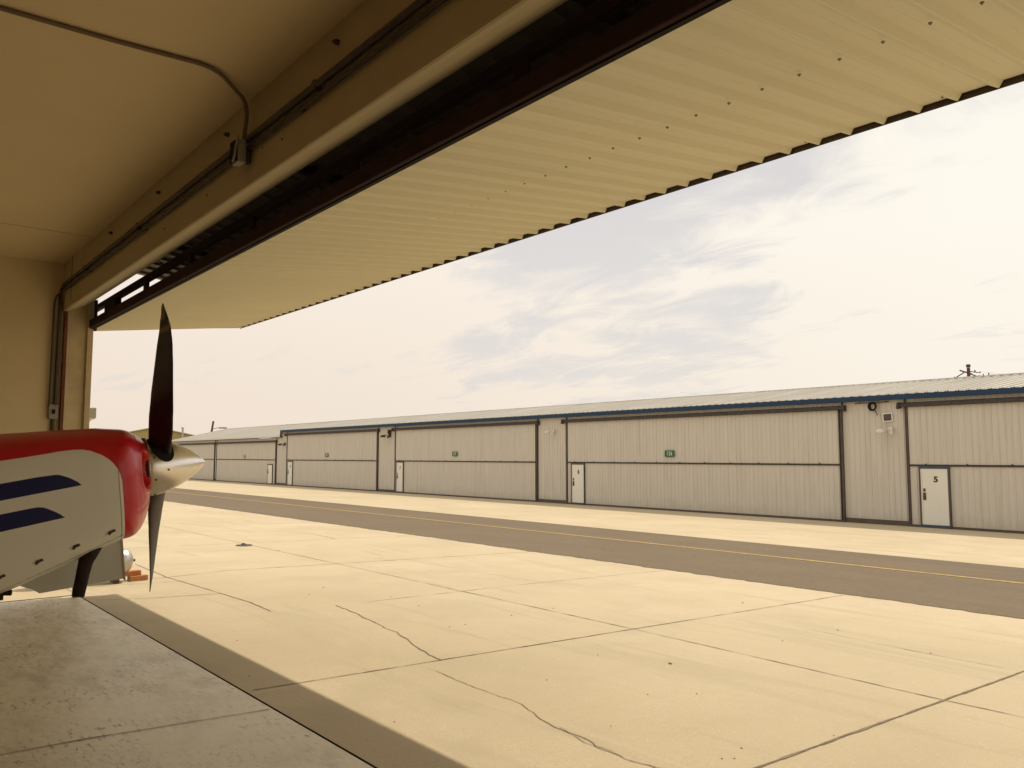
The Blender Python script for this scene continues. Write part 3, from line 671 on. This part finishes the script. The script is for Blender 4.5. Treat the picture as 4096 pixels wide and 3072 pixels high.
# number signs
for sx, sz, wdt, hgt, txt, lab in ((-21.98, 1.75, .50, .265, '126', 'green number plate 126 on the widest hangar door'), (-37.05, 1.77, .48, .25, '127', 'green number plate 127 on the hangar door behind walk door 7'),
                              (-52.36, 1.72, .44, .26, '128', 'small green number plate on the third hangar door left of plate 127'), (-67.3, 1.62, .44, .27, None, 'faded grey-green number plate on the most distant signed hangar door')):
    if lab.startswith('green number plate 127'): lab = 'smaller green number plate 127 left of the plate reading 126'
    if txt == '128': lab = 'small green number plate left of the plate reading 127'
    e = tag(empty('number_sign', (sx, FY - .12, sz)), lab, 'sign', 'number plates on the hangar doors')
    mb = MB(); r = .035; pts = []
    for cxx, czz, a0 in ((wdt/2 - r, hgt/2 - r, 0), (-wdt/2 + r, hgt/2 - r, 90), (-wdt/2 + r, -hgt/2 + r, 180), (wdt/2 - r, -hgt/2 + r, 270)):
        for k in range(5): t = R(a0 + 22.5 * k); pts.append((cxx + r*math.cos(t), czz + r*math.sin(t)))
    mb.prism(pts, -.008, .0); mb.build('plate', M['green'] if txt else M['boxgrey'], e)
    if txt: text_mesh('numerals', txt, .235, M['white'], e, (0, -.011, 0), .78, thick=.002)
    else:
        mb = MB(); mb.prism([(-.06, -.08), (.06, -.08), (.06, .08), (-.06, .08)], -.012, -.009); mb.build('faded_panel', M['farpale'], e)

# wall fixtures on the far row
def far_lamp(x, z, m, label, sc_=1.0):
    e = tag(empty('wall_lamp', (x, FY - .04, z)), label, 'lamp', 'lamps on the hangar row'); e.scale = (sc_,) * 3
    mb = MB(); mb.box((-.05, -.07, -.07), (.07, .0, .09)); mb.build('back_box', m, e, .01)
    mb = MB(); mb.tube([(0, -.06, 0), (-.05, -.18, .03), (-.12, -.26, .02)], .018, 8); mb.build('arm', m, e)
    mb = MB(); mb.lathe([(-.08, .11), (-.03, .13), (.0, .11), (.03, .06), (.04, 0)], 16, axis='Z', c=(-.15, -.30, .0)); mb.build('lamp_shade', m, e)
    mb = MB(); mb.tube([(.06, -.06, -.04), (.10, -.20, -.08)], [.02, .05], 10); mb.build('spot_head', m, e)
    return e
far_lamp(-12.88, 2.48, M['farpale'], 'weathered white twin lamp under the small dark notice near walk door 5', 1.15)
far_lamp(-29.05, 2.80, M['farpale'], 'pale rusty lamp on the wall pier between plates 127 and 126', 1.0)
far_lamp(-44.05, 2.90, M['hood'], 'dark lamp with a box above, on the pier left of walk door 7', 1.3)
far_lamp(-59.4, 2.55, M['hood'], 'small dark curled lamp on the pier where the eave steps down', 1.2)
e = tag(empty('speaker_box', (-44.0, FY - .04, 3.12)), 'dark box above the lamp on the pier left of walk door 7', 'box')
mb = MB(); mb.box((-.09, -.16, -.12), (.09, 0, .14)); mb.build('housing', M['hood'], e, .01)
mb = MB(); mb.box((-.07, -.172, -.10), (.07, -.162, .12)); mb.build('front_grille', M['black'], e)
e = tag(empty('cable_coil', (-13.43, FY - .06, 3.27)), 'black coil of cable hung just under the blue eave', 'cable')
for k in range(3):
    mb = MB(); mb.tube([((.09 + .02*k) * math.cos(R(t)) , -.03 - .02*k, (.11 + .01*k) * math.sin(R(t))) for t in range(0, 361, 20)], .026, 8, caps=False); mb.build('cable_turn', M['black'], e)
mb = MB(); mb.tube([(.08, -.05, -.12), (.14, -.05, -.24), (.17, -.06, -.30)], .014, 6); mb.build('loose_end', M['black'], e)
e = tag(empty('hanging_rod', (-13.5, FY - .06, 3.40)), 'thin dark rod fixed under the blue eave behind the cable coil', 'rod')
mb = MB(); mb.tube([(-.55, -.02, 0), (.6, -.02, .0)], .013, 6); mb.build('rod', M['trim'], e)
for q in (-.4, .5): mb = MB(); mb.box((q, -.02, -.01), (q + .03, .04, .03)); mb.build('clip', M['trim'], e)
e = tag(empty('wall_notice', (-12.97, FY - .045, 2.90)), 'small tilted dark square notice with white border on the pier by walk door 5', 'sign'); e.rotation_euler = (0, R(-3), 0)
mb = MB(); mb.prism([(-.16, -.14), (.16, -.14), (.16, .14), (-.16, .14)], -.01, 0); mb.build('border', M['white'], e)
mb = MB(); mb.prism([(-.13, -.11), (.13, -.11), (.13, .11), (-.13, .11)], -.016, -.011); mb.build('face', M['base'], e)

# ------------------------------------------------------------------ things behind the row
# tan gabled building
th = math.atan2(-146.9, 41.6)
gb = empty('gable_building', (-146.5, 41.5, -.5), math.atan2(41.5, -146.5) - R(90))
tag(gb, 'tan gabled metal building far behind the propeller at the left end of the row', 'building')
mb = MB(); mb.prism([(-9, 0), (9, 0), (9, 5.05), (0, 6.95), (-9, 5.05)], 0, 30); mb.build('wall', M['tan'], gb)
mb = MB(); mb.prism([(-9.3, 4.99), (-9.3, 5.1), (0, 7.12), (9.3, 5.1), (9.3, 4.99), (0, 6.97)], -.3, 30.3); mb.build('roof', M['tanroof'], gb)
e = tag(empty('vent_stack', (-143.9, 45.2, 4.9)), 'thin grey vent pipe standing up behind the tan gable roof', 'pipe')
mb = MB(); mb.tube([(0, 0, -2), (0, 0, 1.55)], .16, 10); mb.build('pipe', M['galv'], e)
mb = MB(); mb.lathe([(1.5, .24), (1.62, .24), (1.75, .05)], 12, axis='Z'); mb.build('cap', M['galv'], e)
# leaning lamp pole
lp = tag(empty('lamp_pole', (-151.5, 51.8, -.5)), 'leaning reddish wooden pole with a small lamp arm above the far end of the roof', 'pole')
mb = MB(); mb.tube([(0, 0, 0), (.9, .9, 8.5)], [.24, .17], 10); mb.build('pole', M['wood'], lp)
mb = MB(); mb.tube([(.7, .7, 7.0), (1.5, 1.6, 7.3)], .05, 6); mb.build('lamp_arm', M['trim'], lp)
mb = MB(); mb.obox((2.1, 2.2, 7.25), (.5, .5, 0), (-.12, .12, 0), (0, 0, .1)); mb.build('lamp_head', M['trim'], lp, .03)
# utility pole
up = tag(empty('utility_pole', (-37.9, 95.3, -.02)), 'dark utility pole with crossarms rising behind the white roof at the right', 'utility pole')
mb = MB(); mb.tube([(0, 0, -.6), (0, 0, 11.3)], [.24, .17], 12); mb.build('pole', M['wood'], up)
ux = Vector((.632, .775, 0))
def P(a, h, f=0.0): v = ux * a + Vector((-.775, .632, 0)) * f; return (v.x, v.y, h)
for (a0, h0, a1, h1, r) in ((-.95, 11.0, .35, 10.6, .08), (-1.6, 10.1, -.45, 10.8, .06), (.1, 10.9, 1.1, 10.75, .05), (.1, 10.65, 1.0, 10.3, .07), (1.0, 10.42, 2.2, 10.35, .05)):
    mb = MB(); mb.tube([P(a0, h0), P(a1, h1)], r, 8); mb.build('crossarm', M['wood'], up)
mb = MB(); mb.lathe([(11.35, .05), (11.35, .22), (11.65, .22), (11.68, .05)], 14, axis='Z'); mb.build('pole_cap', M['trim'], up)
for a, h in ((-1.55, 10.2), (.7, 10.95), (1.25, 10.78), (1.6, 10.5), (2.2, 10.62), (2.15, 10.2)):
    mb = MB(); mb.lathe([(-.1, .03), (-.08, .08), (0, .05), (.05, .08), (.12, .03)], 10, axis='Z', c=P(a, h)); mb.build('insulator', M['trim'], up)
for (a0, h0, a1, h1) in ((-.2, 10.2, -1.0, 9.1), (1.0, 10.3, .2, 9.3), (1.6, 10.3, 1.75, 9.2), (2.1, 10.1, 1.8, 9.3)):
    mb = MB(); mb.tube([P(a0, h0), P(a1, h1)], .02, 5); mb.build('guy_wire', M['galv'], up)
for k, (a0, h0) in enumerate(((2.15, 10.62), (2.0, 10.4), (1.3, 10.85))):
    pts = []
    for i in range(13):
        t = i / 12; pts.append(P(a0 + 45 * t, h0 - 3.2 * t * (1 - t) * 1.4))
    w = MB(); w.tube(pts, .012, 5); o = w.build('overhead_wire', M['galv'], None); o.location = (-37.9, 95.3, -.02)
    tag(o, 'thin overhead wires running right from the utility pole', 'wire', 'overhead wires')
w = MB(); w.tube([P(-1.6 - 30*t, 10.1 - 5.0*t*(1-t) - 1.5*t) for t in [i/12 for i in range(13)]], .012, 5); o = w.build('overhead_wire', M['galv'], None); o.location = (-37.9, 95.3, -.02)
tag(o, 'thin overhead wire running left from the utility pole down behind the roof', 'wire', 'overhead wires')

# ------------------------------------------------------------------ small things on the apron
def brick(c, rz, label, end=False):
    e = tag(empty('brick', c, rz), label, 'brick', 'bricks on the apron')
    mb = MB(); mb.box((-.115, -.057, 0), (.115, .057, .064)); o = mb.build('brick_body', [M['brick']], None, .004)
    o.name = 'body'; o.parent = e
    if end:
        mb = MB(); mb.box((-.119, -.055, .002), (-.1155, .055, .062)); mb.build('pale_end', M['brickend'], e, .001)
    return e
bz = gz(3.2)
# long side faces the camera
brick((-11.96, 3.235, bz + .002), R(101), 'lower orange brick with a yellowed end under the stacked pair by the nose', True)
brick((-12.00, 3.155, bz + .068), R(97), 'upper orange brick lying on the other near the metal tank')
tk = tag(empty('metal_tank', (-11.90, 3.02, gz(3.02)), R(0)), 'polished round metal tank end with a small nozzle beyond the nose scoop', 'tank')
zc_ = .277
mb = MB(); pr = [(-1.1, 0), (-1.08, .08), (-1.02, .14), (-.94, .167), (0.0, .167)]
for k in range(1, 10): a = R(10 * k); pr.append((.125 * math.sin(a), .167 * math.cos(a)))
mb.lathe(pr, 40, c=(0, 0, zc_)); mb.build('shell', M['tank'], tk)
mb = MB(); mb.tube([(0, .12, zc_), (0, .155, zc_)], .018, 12); mb.build('nozzle', M['fastener'], tk)
for yy in (-.9, -.12):
    mb = MB(); mb.box((-.12, yy, -.03), (.12, yy + .06, zc_ - .14)); mb.build('foot_block', M['trim'], tk)
# tie-down recess
e = tag(empty('tie_down', (-15.95, 6.25, gz(6.25) + .004)), 'dark oval tie-down fitting set in the apron beyond the propeller', 'tie-down')
mb = MB(); mb.lathe([(.0, .16), (.012, .155), (.014, .13), (.006, .12), (.006, 0)], 24, axis='Z'); mb.build('recess_ring', M['trim'], e)
mb = MB(); mb.tube([(-.10, 0, .012), (-.05, 0, .035), (.05, 0, .035), (.10, 0, .012)], .012, 8); mb.build('bar', M['fastener'], e)
# pebbles
dots = [(-4.62,5.47,.022),(-6.22,8.74,.016),(-7.12,5.8,.012),(-7.2,6.48,.012),(-6.96,5.06,.010),(-6.95,4.86,.012),(-2.96,3.93,.008),(-3.0,4.17,.010),(-2.92,3.99,.008),(-4.6,8.08,.014),(-3.53,7.77,.012),(-4.82,4.27,.008),
        (-10.05,5.02,.013),(-8.92,5.36,.012),(-3.74,3.85,.007),(-14.74,6.42,.018),(-4.62,7.11,.011),(-8.17,5.28,.012),(-2.8,4.83,.008),(-6.47,11.67,.024),(-4.1,4.6,.008),(-3.9,4.9,.009),(-5.2,5.2,.009),(-9.6,4.6,.011),(-3.3,2.9,.006),(-4.6,2.8,.008),(-6.2,2.5,.009),(-7.5,2.9,.010)]
p0 = None
for i, (x, y, r) in enumerate(dots):
    r *= .6
    if p0 is None:
        bm = bmesh.new(); bmesh.ops.create_icosphere(bm, subdivisions=2, radius=1)
        for v in bm.verts: v.co *= 1 + .25 * noise.noise(v.co * 1.3)
        me = bpy.data.meshes.new('pebble'); bm.to_mesh(me); bm.free(); me.materials.append(M['stone']); p0 = bpy.data.objects.new('pebble', me); o = p0
    else: o = p0.copy()
    col.objects.link(o); o.location = (x, y, gz(y) + r * .35); o.scale = (r * 1.3, r, r * .6); o.rotation_euler = (0, 0, i * 1.7)
    tag(o, 'tiny dark pebble lying on the sunlit concrete apron', 'pebble', 'pebbles scattered on the apron')

# ------------------------------------------------------------------ aeroplane
TH, PS, PH = R(5.8), R(9.3), R(45.7)
A = Vector((math.sin(PS)*math.cos(TH), math.cos(PS)*math.cos(TH), math.sin(TH)))
RR = Vector((math.cos(PS), -math.sin(PS), 0)); UU = RR.cross(A)
HUB = Vector((-4.131, 1.190, 1.601))
plane = bpy.data.objects.new('aeroplane', None); col.objects.link(plane)
mw = Matrix((RR, A, UU)).transposed().to_4x4(); mw.translation = HUB; plane.matrix_world = mw
tag(plane, 'small aeroplane with red nose, white side and blue stripes parked in the hangar', 'aeroplane')

import numpy as np
tab = [(-1.5,.50,.24,-.62,3.6),(-1.0,.48,.222,-.54,3.6),(-.62,.455,.208,-.448,3.8),(-.46,.445,.206,-.395,4.0),(-.265,.432,.202,-.328,4.0),(-.195,.425,.192,-.302,4.0)]
ts = np.array([t[0] for t in tab])
def tabv(s, i): return float(np.interp(s, ts, [t[i] for t in tab]))
rings = []; svals = list(np.linspace(-1.5, -.70, 9)) + list(np.linspace(-.68, -.20, 90))
for s in svals: rings.append((s, tabv(s,1), tabv(s,2), tabv(s,3), tabv(s,4), 0.0))
qs = np.linspace(0, 1, 60)[1:]
for q in qs:
    s = float(np.interp(q, [0, .02, .05, .09, .14, .27, .4, .58, .73, .97, 1.0], [-.195, -.176, -.161, -.148, -.136, -.113, -.095, -.074, -.061, -.048, -.046]))
    qb = q ** 1.5; qt = q ** 1.0
    w = .425 + (.10 - .425) * q; T = .192 + (.10 - .192) * qt; B = -.302 + (-.10 + .302) * qb; n_ = 4.0 + (2.0 - 4.0) * q ** .8
    rings.append((s, w, T, B, n_, q))
NA = 280
def section(w, T, B, n_, q):
    """superellipse section, points evenly spaced along each quadrant"""
    uc = -.06 * (1 - q); e = 2.0 / n_; out = []; nq = NA // 4
    for Q in range(4):
        tt = (np.linspace(0, 1, 400)) * (math.pi / 2) + Q * math.pi / 2
        c = np.cos(tt); s_ = np.sin(tt)
        h = (T - uc) if Q < 2 else (uc - B)
        x = w * np.sign(np.round(c, 9)) * np.abs(c) ** e; y = uc + h * np.sign(np.round(s_, 9)) * np.abs(s_) ** e
        d = np.concatenate([[0], np.cumsum(np.hypot(np.diff(x), np.diff(y)))]); tg = np.linspace(0, d[-1], nq + 1)[:-1]
        out += list(zip(np.interp(tg, d, x), np.interp(tg, d, y)))
    return [(float(a), float(b_)) for a, b_ in out]
vs = []; fs = []
for (s, w, T, B, n_, q) in rings:
    for r_, u_ in section(w, T, B, n_, q):
        y = s
        if q > 0:
            dr = (abs(r_) - .225) / .095; du = (u_ + .005) / .085
            dd_ = (abs(dr)**2.6 + abs(du)**2.6) ** (1/2.6)
            y -= .11 * max(0, min(1, (1.0 - dd_) / .22)) ** .8
            y += .006 * math.exp(-((dd_ - 1.12) / .10) ** 2)
        vs.append((r_, y, u_))
NR = len(rings)
for i in range(NR - 1):
    for k in range(NA): fs.append((i*NA+k, i*NA+(k+1)%NA, (i+1)*NA+(k+1)%NA, (i+1)*NA+k))
mb = MB(); mb.add(vs, fs, 0, True); cowl = mb.build('cowling', M['white'], plane)
def sdist(p, poly):
    x, y = p; inside = False; best = 1e9; n = len(poly)
    for i in range(n):
        x1, y1 = poly[i]; x2, y2 = poly[(i+1) % n]
        dx, dy = x2-x1, y2-y1; t = max(0, min(1, ((x-x1)*dx+(y-y1)*dy)/(dx*dx+dy*dy+1e-12)))
        best = min(best, math.hypot(x-x1-t*dx, y-y1-t*dy))
        if (y1 > y) != (y2 > y) and x < (x2-x1)*(y-y1)/(y2-y1)+x1: inside = not inside
    return -best if inside else best
white_poly = [(-1.6,.02),(-1.0,.068),(-.624,.093),(-.54,.099),(-.468,.105),(-.42,.110),(-.37,.112),(-.335,.110),(-.304,.102),(-.264,.081),(-.240,.062),(-.223,.043),(-.208,.018),(-.199,-.005),(-.194,-.033),(-.193,-.1),(-.193,-.9),(-1.6,-.9)]
st1 = [(-1.6,-.10),(-.629,.004),(-.50,.0155),(-.437,.018),(-.423,.016),(-.409,.010),(-.392,.002),(-.377,-.007),(-.354,-.024),(-.343,-.035),(-.633,-.062),(-1.6,-.15)]
st2 = [(-1.6,-.21),(-.636,-.115),(-.53,-.105),(-.504,-.104),(-.488,-.107),(-.473,-.114),(-.442,-.133),(-.424,-.147),(-.410,-.158),(-.64,-.183),(-1.6,-.28)]
me = cowl.data
at = {n: me.attributes.new(n, 'FLOAT', 'POINT') for n in ('d_white', 'd_blue', 'd_seam')}
for i, v in enumerate(me.vertices):
    p = (v.co.y if v.co.y < -.193 else max(v.co.y, -.192), v.co.z)
    q = (p[0], p[1])
    at['d_white'].data[i].value = sdist(q, white_poly) if v.co.y > -1.0 else sdist(q, white_poly)
    at['d_blue'].data[i].value = min(sdist(q, st1), sdist(q, st2))
    ul = -.265 + (v.co.y + .195) * .357 if v.co.y < -.195 else 9
    at['d_seam'].data[i].value = min(abs(v.co.y + .205 - .02*max(0, v.co.z)) , abs(v.co.z - ul) if v.co.z < 0 else 9)
cm_ = bpy.data.materials.new('cowl_paint'); cm_.use_nodes = True; t = cm_.node_tree; b = t.nodes['Principled BSDF']; ln = t.links
def attr(n):
    a = t.nodes.new('ShaderNodeAttribute'); a.attribute_name = n; return a.outputs['Fac']
def less(v, thr, soft=.0006):
    n = t.nodes.new('ShaderNodeMapRange'); ln.new(v, n.inputs[0]); n.inputs[1].default_value = thr + soft; n.inputs[2].default_value = thr - soft; return n.outputs[0]
def mx(f, a, c):
    n = t.nodes.new('ShaderNodeMix'); n.data_type = 'RGBA'; ln.new(f, n.inputs[0])
    for i, v in ((6, a), (7, c)):
        if isinstance(v, tuple): n.inputs[i].default_value = (*v, 1)
        else: ln.new(v, n.inputs[i])
    return n.outputs[2]
c = mx(less(attr('d_white'), 0), (0.52, 0.010, 0.014), (0.76, 0.75, 0.66))
c = mx(less(attr('d_blue'), 0), c, (0.002, 0.007, 0.080))
c = mx(less(attr('d_seam'), .0016, .0014), c, (0.12, 0.07, 0.05))
ln.new(c, b.inputs['Base Color']); b.inputs['Roughness'].default_value = .38; b.inputs['Specular IOR Level'].default_value = .3; b.inputs['Coat Weight'].default_value = .3; b.inputs['Coat Roughness'].default_value = .06
cowl.data.materials[0] = cm_
# inlet rims are in the mesh; fasteners
for s, u in ((-.243, -.242), (-.378, -.281), (-.512, -.32), (-.644, -.36)):
    mb = MB(); w = tabv(s, 1)
    e_ = tabv(s, 4); u = max(u, tabv(s, 3) + .012); ww = w * (1 - ((-.06 - u) / (-.06 - tabv(s, 3))) ** e_) ** (1/e_) + .002
    mb.obox((ww, s, u), (.003, 0, 0), (0, .012, .004), (0, -.003, .0055)); mb.obox((ww + .004, s - .008, u - .006), (.004, 0, 0), (0, .007, .006), (0, -.003, .004)); mb.build('fastener', M['fastener'], plane, .002)
for s, u, r_ in ((-.165, -.02, .404),):
    mb = MB(); mb.lathe([(0, .0), (0, .005), (.002, 0)], 8, axis='Z'); o = mb.build('rivet', M['galv'], plane); o.rotation_euler = (0, R(90), 0); o.location = (r_, s, u)
# spinner and backplate
mb = MB(); pr = [(-.062, .0), (-.062, .136), (-.054, .138), (-.050, .136)]
for k in range(0, 25):
    x = k / 24; pr.append((-.048 + .262 * x, .1345 * (max(0, 1 - x ** 1.75)) ** .83 + .002))
pr.append((.215, 0)); mb.lathe(pr, 64); spin = mb.build('spinner', M['chrome'], plane)
mb = MB(); mb.lathe([(-.064, .10), (-.064, .141), (-.052, .141), (-.052, .137)], 64); mb.build('backplate', M['trim'], plane)
for ang, yy in ((95, -.028), (48, -.02), (20, -.028), (-25, -.028), (-70, -.028), (150, -.02), (200, -.03), (62, .04), (-8, .03)):
    rr_ = .1345 * (1 - ((yy + .048) / .262) ** 1.75) ** .83 + .003; a_ = R(ang) 
    mb = MB(); mb.lathe([(.0, .0045), (.003, .0045), (.003, 0)], 8, axis='Z'); o = mb.build('screw_head', M['fastener'], spin)
    n_ = Vector((math.cos(a_), .12, math.sin(a_))).normalized(); o.rotation_mode = 'QUATERNION'; o.rotation_quaternion = n_.to_track_quat('Z', 'Y'); o.location = (rr_ * math.cos(a_), yy, rr_ * math.sin(a_))
# propeller: hub part with two blades
prop = bpy.data.objects.new('propeller', None)
RAD = .93
def blade(sign):
    bdir = Vector((math.sin(PH), 0, math.cos(PH))) * sign
    T = Vector((math.cos(PH), 0, -math.sin(PH))) * sign       # direction of motion
    ax = Vector((0, 1, 0)); mb = MB(); secs = []; NS = 60
    for i in range(NS + 1):
        f = .09 + .91 * i / NS
        ch = float(np.interp(f, [.09, .14, .2, .3, .45, .6, .75, .88, .94, .975, 1.0], [.110, .115, .125, .142, .150, .143, .132, .108, .085, .050, .006]))
        be = R(float(np.interp(f, [.09, .2, .4, .6, .8, 1.0], [52, 44, 32, 25, 20, 17])))
        th_ = float(np.interp(f, [.09, .15, .3, .6, 1.0], [.075, .045, .024, .013, .005]))
        cvec = T * math.cos(be) + ax * math.sin(be); nvec = ax * math.cos(be) - T * math.sin(be)    # front (forward) normal
        off = -float(np.interp(f, [.09, .85, .94, 1.0], [.0, .0, .010, .045]))
        ring = []; n = 12
        for k in range(n):                   # 0..n front from TE to LE
            x = -1 + 2 * k / n; y = (1 - x * x) ** .5
            ring.append(bdir * f * RAD + cvec * (x * ch / 2 + off) + nvec * (y * th_ * .75))
        for k in range(n):
            x = 1 - 2 * k / n; y = (1 - x * x) ** .5
            ring.append(bdir * f * RAD + cvec * (x * ch / 2 + off) - nvec * (y * th_ * .30))
        secs.append((f, ring))
    n = 24; vs = [v for _, r in secs for v in r]
    fF, fB, fS = [], [], []
    for i in range(NS):
        for k in range(n):
            q = (i*n+k, i*n+(k+1) % n, (i+1)*n+(k+1) % n, (i+1)*n+k); f = secs[i][0]
            if k < 12: fF.append(q)
            else:
                sk = (k - 12) / 12
                band = f + .11 * (sk - .5)
                (fS if (.865 < band < .895 or .94 < band) else fB).append(q)
    base = len(mb.v)
    mb.v += [tuple(v) for v in vs]
    for lst, mi in ((fF, 0), (fB, 1), (fS, 2)):
        mb.f += lst; mb.m += [mi] * len(lst); mb.sm += [True] * len(lst)
    mb.add([v for v in secs[-1][1]], [tuple(range(n))], 1)
    o = mb.build('propeller_blade', [M['bladefront'], M['bladeback'], M['stripegrey']], plane)
    # black patch on the spinner's skin paints in the dark of the blade cutout
    mb = MB(); a0 = math.atan2(bdir.z, bdir.x); tr = -1.0; rg = []; NN = 40
    for lev in (1.0, .8, .55, .3, .02):
        ring = []
        for k in range(NN):
            t_ = 2*math.pi*k/NN; da = .66 * lev * math.cos(t_) - .05; yy = .052 * lev * math.sin(t_) + .008 + .03 * da
            x_ = max(0.0, (yy + .048) / .262); rr_ = .1345 * max(0, 1 - x_ ** 1.75) ** .83 + .004
            an = a0 - da; ring.append(Vector((rr_ * math.cos(an), yy, rr_ * math.sin(an))))
        rg.append(ring)
    mb.add([v for r in rg for v in r], [(i*NN+k, i*NN+(k+1) % NN, (i+1)*NN+(k+1) % NN, (i+1)*NN+k) for i in range(4) for k in range(NN)], 0, True)
    mb.build('blade_cutout_patch', M['black'], plane)
bpy.data.objects.remove(prop)
blade(1); blade(-1)
# exhaust, scoop, drain tube
mb = MB(); pts = [(.30, -.300, -.265), (.30, -.325, -.32), (.30, -.345, -.365), (.30, -.358, -.41), (.30, -.382, -.502)]
mb.tube(pts, [.046, .037, .029, .0265, .025], 24, caps=False); mb.tube([(.30, -.381, -.499), (.30, -.365, -.43)], [.0235, .0235], 20, caps=True); mb.build('exhaust_pipe', M['exhaust'], plane)
# air scoop (hollow box under the chin)
mb = MB(); sc_pts = [(-.60, -.33, -.440), (-.575, -.33, -.455), (-.545, -.33, -.470), (-.522, -.33, -.490), (-.345, -.28, -.486), (-.190, -.27, -.484)]
for rr0, rr1 in ((.115, .122), (-.155, -.148)):
    top = [(s, -.26) for s, _, _ in sc_pts]; bot = [(s, u) for s, _, u in sc_pts]; n = len(top)
    vs = [(rr0, s, u) for s, u in top] + [(rr0, s, u) for s, u in bot] + [(rr1, s, u) for s, u in top] + [(rr1, s, u) for s, u in bot]
    fs = []
    for i in range(n - 1): fs += [(i, i+1, n+i+1, n+i), (2*n+i, 2*n+i+1, 3*n+i+1, 3*n+i), (n+i, n+i+1, 3*n+i+1, 3*n+i)]
    fs += [(0, n, 3*n, 2*n), (n-1, 2*n-1, 4*n-1, 3*n-1)]
    mb.add(vs, fs)
for i in range(len(sc_pts) - 1):
    (s0, _, u0), (s1, _, u1) = sc_pts[i], sc_pts[i+1]
    mb.add([(-.148, s0, u0), (.115, s0, u0), (.115, s1, u1), (-.148, s1, u1), (-.148, s0, u0 + .006), (.115, s0, u0 + .006), (.115, s1, u1 + .006), (-.148, s1, u1 + .006)], [(0,1,2,3), (4,5,6,7), (0,4,5,1), (2,6,7,3)])
mb.build('air_scoop', M['scoop'], plane)
mb = MB(); mb.box((.112, -.190, -.486), (.126, -.184, -.27)); mb.box((-.158, -.190, -.492), (.126, -.184, -.480)); mb.box((-.158, -.19, -.48), (-.145, -.184, -.27)); mb.build('scoop_lip', M['galv'], plane)
mb = MB(); mb.tube([(.22, -.70, -.44), (.24, -.62, -.452)], .012, 10); mb.tube([(.24, -.655, -.44), (.24, -.66, -.475)], .010, 10); mb.build('drain_tube', M['exhaust'], plane)
# rear of the aeroplane (outside the picture at the left)
def loft(name, tb, m, n=48):
    mb = MB(); vs = []
    for (s, w, T, B, e_) in tb:
        uc = (T + B) / 2
        for k in range(n):
            t_ = 2*math.pi*k/n; c_, s_ = math.cos(t_), math.sin(t_); e = 2 / e_
            vs.append((w*math.copysign(abs(c_)**e, c_), s, uc + (T-B)/2*math.copysign(abs(s_)**e, s_)))
    fs = [(i*n+k, i*n+(k+1) % n, (i+1)*n+(k+1) % n, (i+1)*n+k) for i in range(len(tb)-1) for k in range(n)]
    fs += [tuple(range(n)), tuple(range((len(tb)-1)*n, len(tb)*n))]
    mb.add(vs, fs, 0, True); return mb.build(name, m, plane)
loft('fuselage', [(-1.49,.50,.24,-.62,3.4),(-2.2,.52,.22,-.64,3),(-3.2,.48,.18,-.60,2.6),(-4.5,.25,.10,-.35,2.3),(-6.0,.06,.05,-.12,2)], M['white'])
loft('canopy', [(-1.55,.30,.26,.16,2),(-1.9,.38,.50,.16,2),(-2.5,.42,.62,.14,2),(-3.2,.34,.50,.12,2),(-4.0,.12,.2,.06,2)], M['glass'])
loft('wing', [(-1.62,.3,-.44,-.50,2),(-1.7,3.3,-.40,-.56,6),(-2.3,3.4,-.42,-.56,6),(-3.0,3.35,-.46,-.50,6)], M['white'])
loft('tailplane', [(-5.4,.4,.08,.05,2),(-5.6,1.2,.085,.045,6),(-6.05,1.2,.075,.055,6)], M['white'])
mb = MB(); mb.add([(-.02,-5.3,.05),(-.02,-6.2,.0),(-.02,-6.15,.95),(-.02,-5.85,.98),(.02,-5.3,.05),(.02,-6.2,.0),(.02,-6.15,.95),(.02,-5.85,.98)], [(0,1,2,3),(4,7,6,5),(0,4,5,1),(1,5,6,2),(2,6,7,3),(3,7,4,0)]); mb.build('fin', M['white'], plane)
inv = mw.inverted()
for sgn in (-1, 1):
    wc = mw @ Vector((sgn * .95, -1.45, 0)); wc.z = .19; lc = inv @ wc
    mb = MB(); mb.tube([(sgn*.42, -1.5, -.5), (lc.x, lc.y, lc.z)], [.03, .02], 12); mb.build('gear_leg', M['white'], plane)
    mb = MB(); ring = [(lc.x, lc.y + .13*math.cos(R(a)), lc.z + .13*math.sin(R(a))) for a in range(0, 361, 15)]; mb.tube(ring, .06, 12, caps=False); o = mb.build('wheel', M['black'], plane)
    mb = MB(); mb.tube([(lc.x - .05, lc.y, lc.z), (lc.x + .05, lc.y, lc.z)], .08, 20); h_ = mb.build('hub', M['galv'], None); h_.parent = o
wt = mw @ Vector((0, -5.95, 0)); wt.z = .09; lt = inv @ wt
mb = MB(); mb.tube([(lt.x, lt.y + .05*math.cos(R(a)), lt.z + .05*math.sin(R(a))) for a in range(0, 361, 20)], .035, 10, caps=False); mb.build('tail_wheel', M['black'], plane)
mb = MB(); mb.tube([(0, -5.8, -.06), (lt.x, lt.y, lt.z + .02)], .018, 8); mb.build('tail_strut', M['steel'], plane)
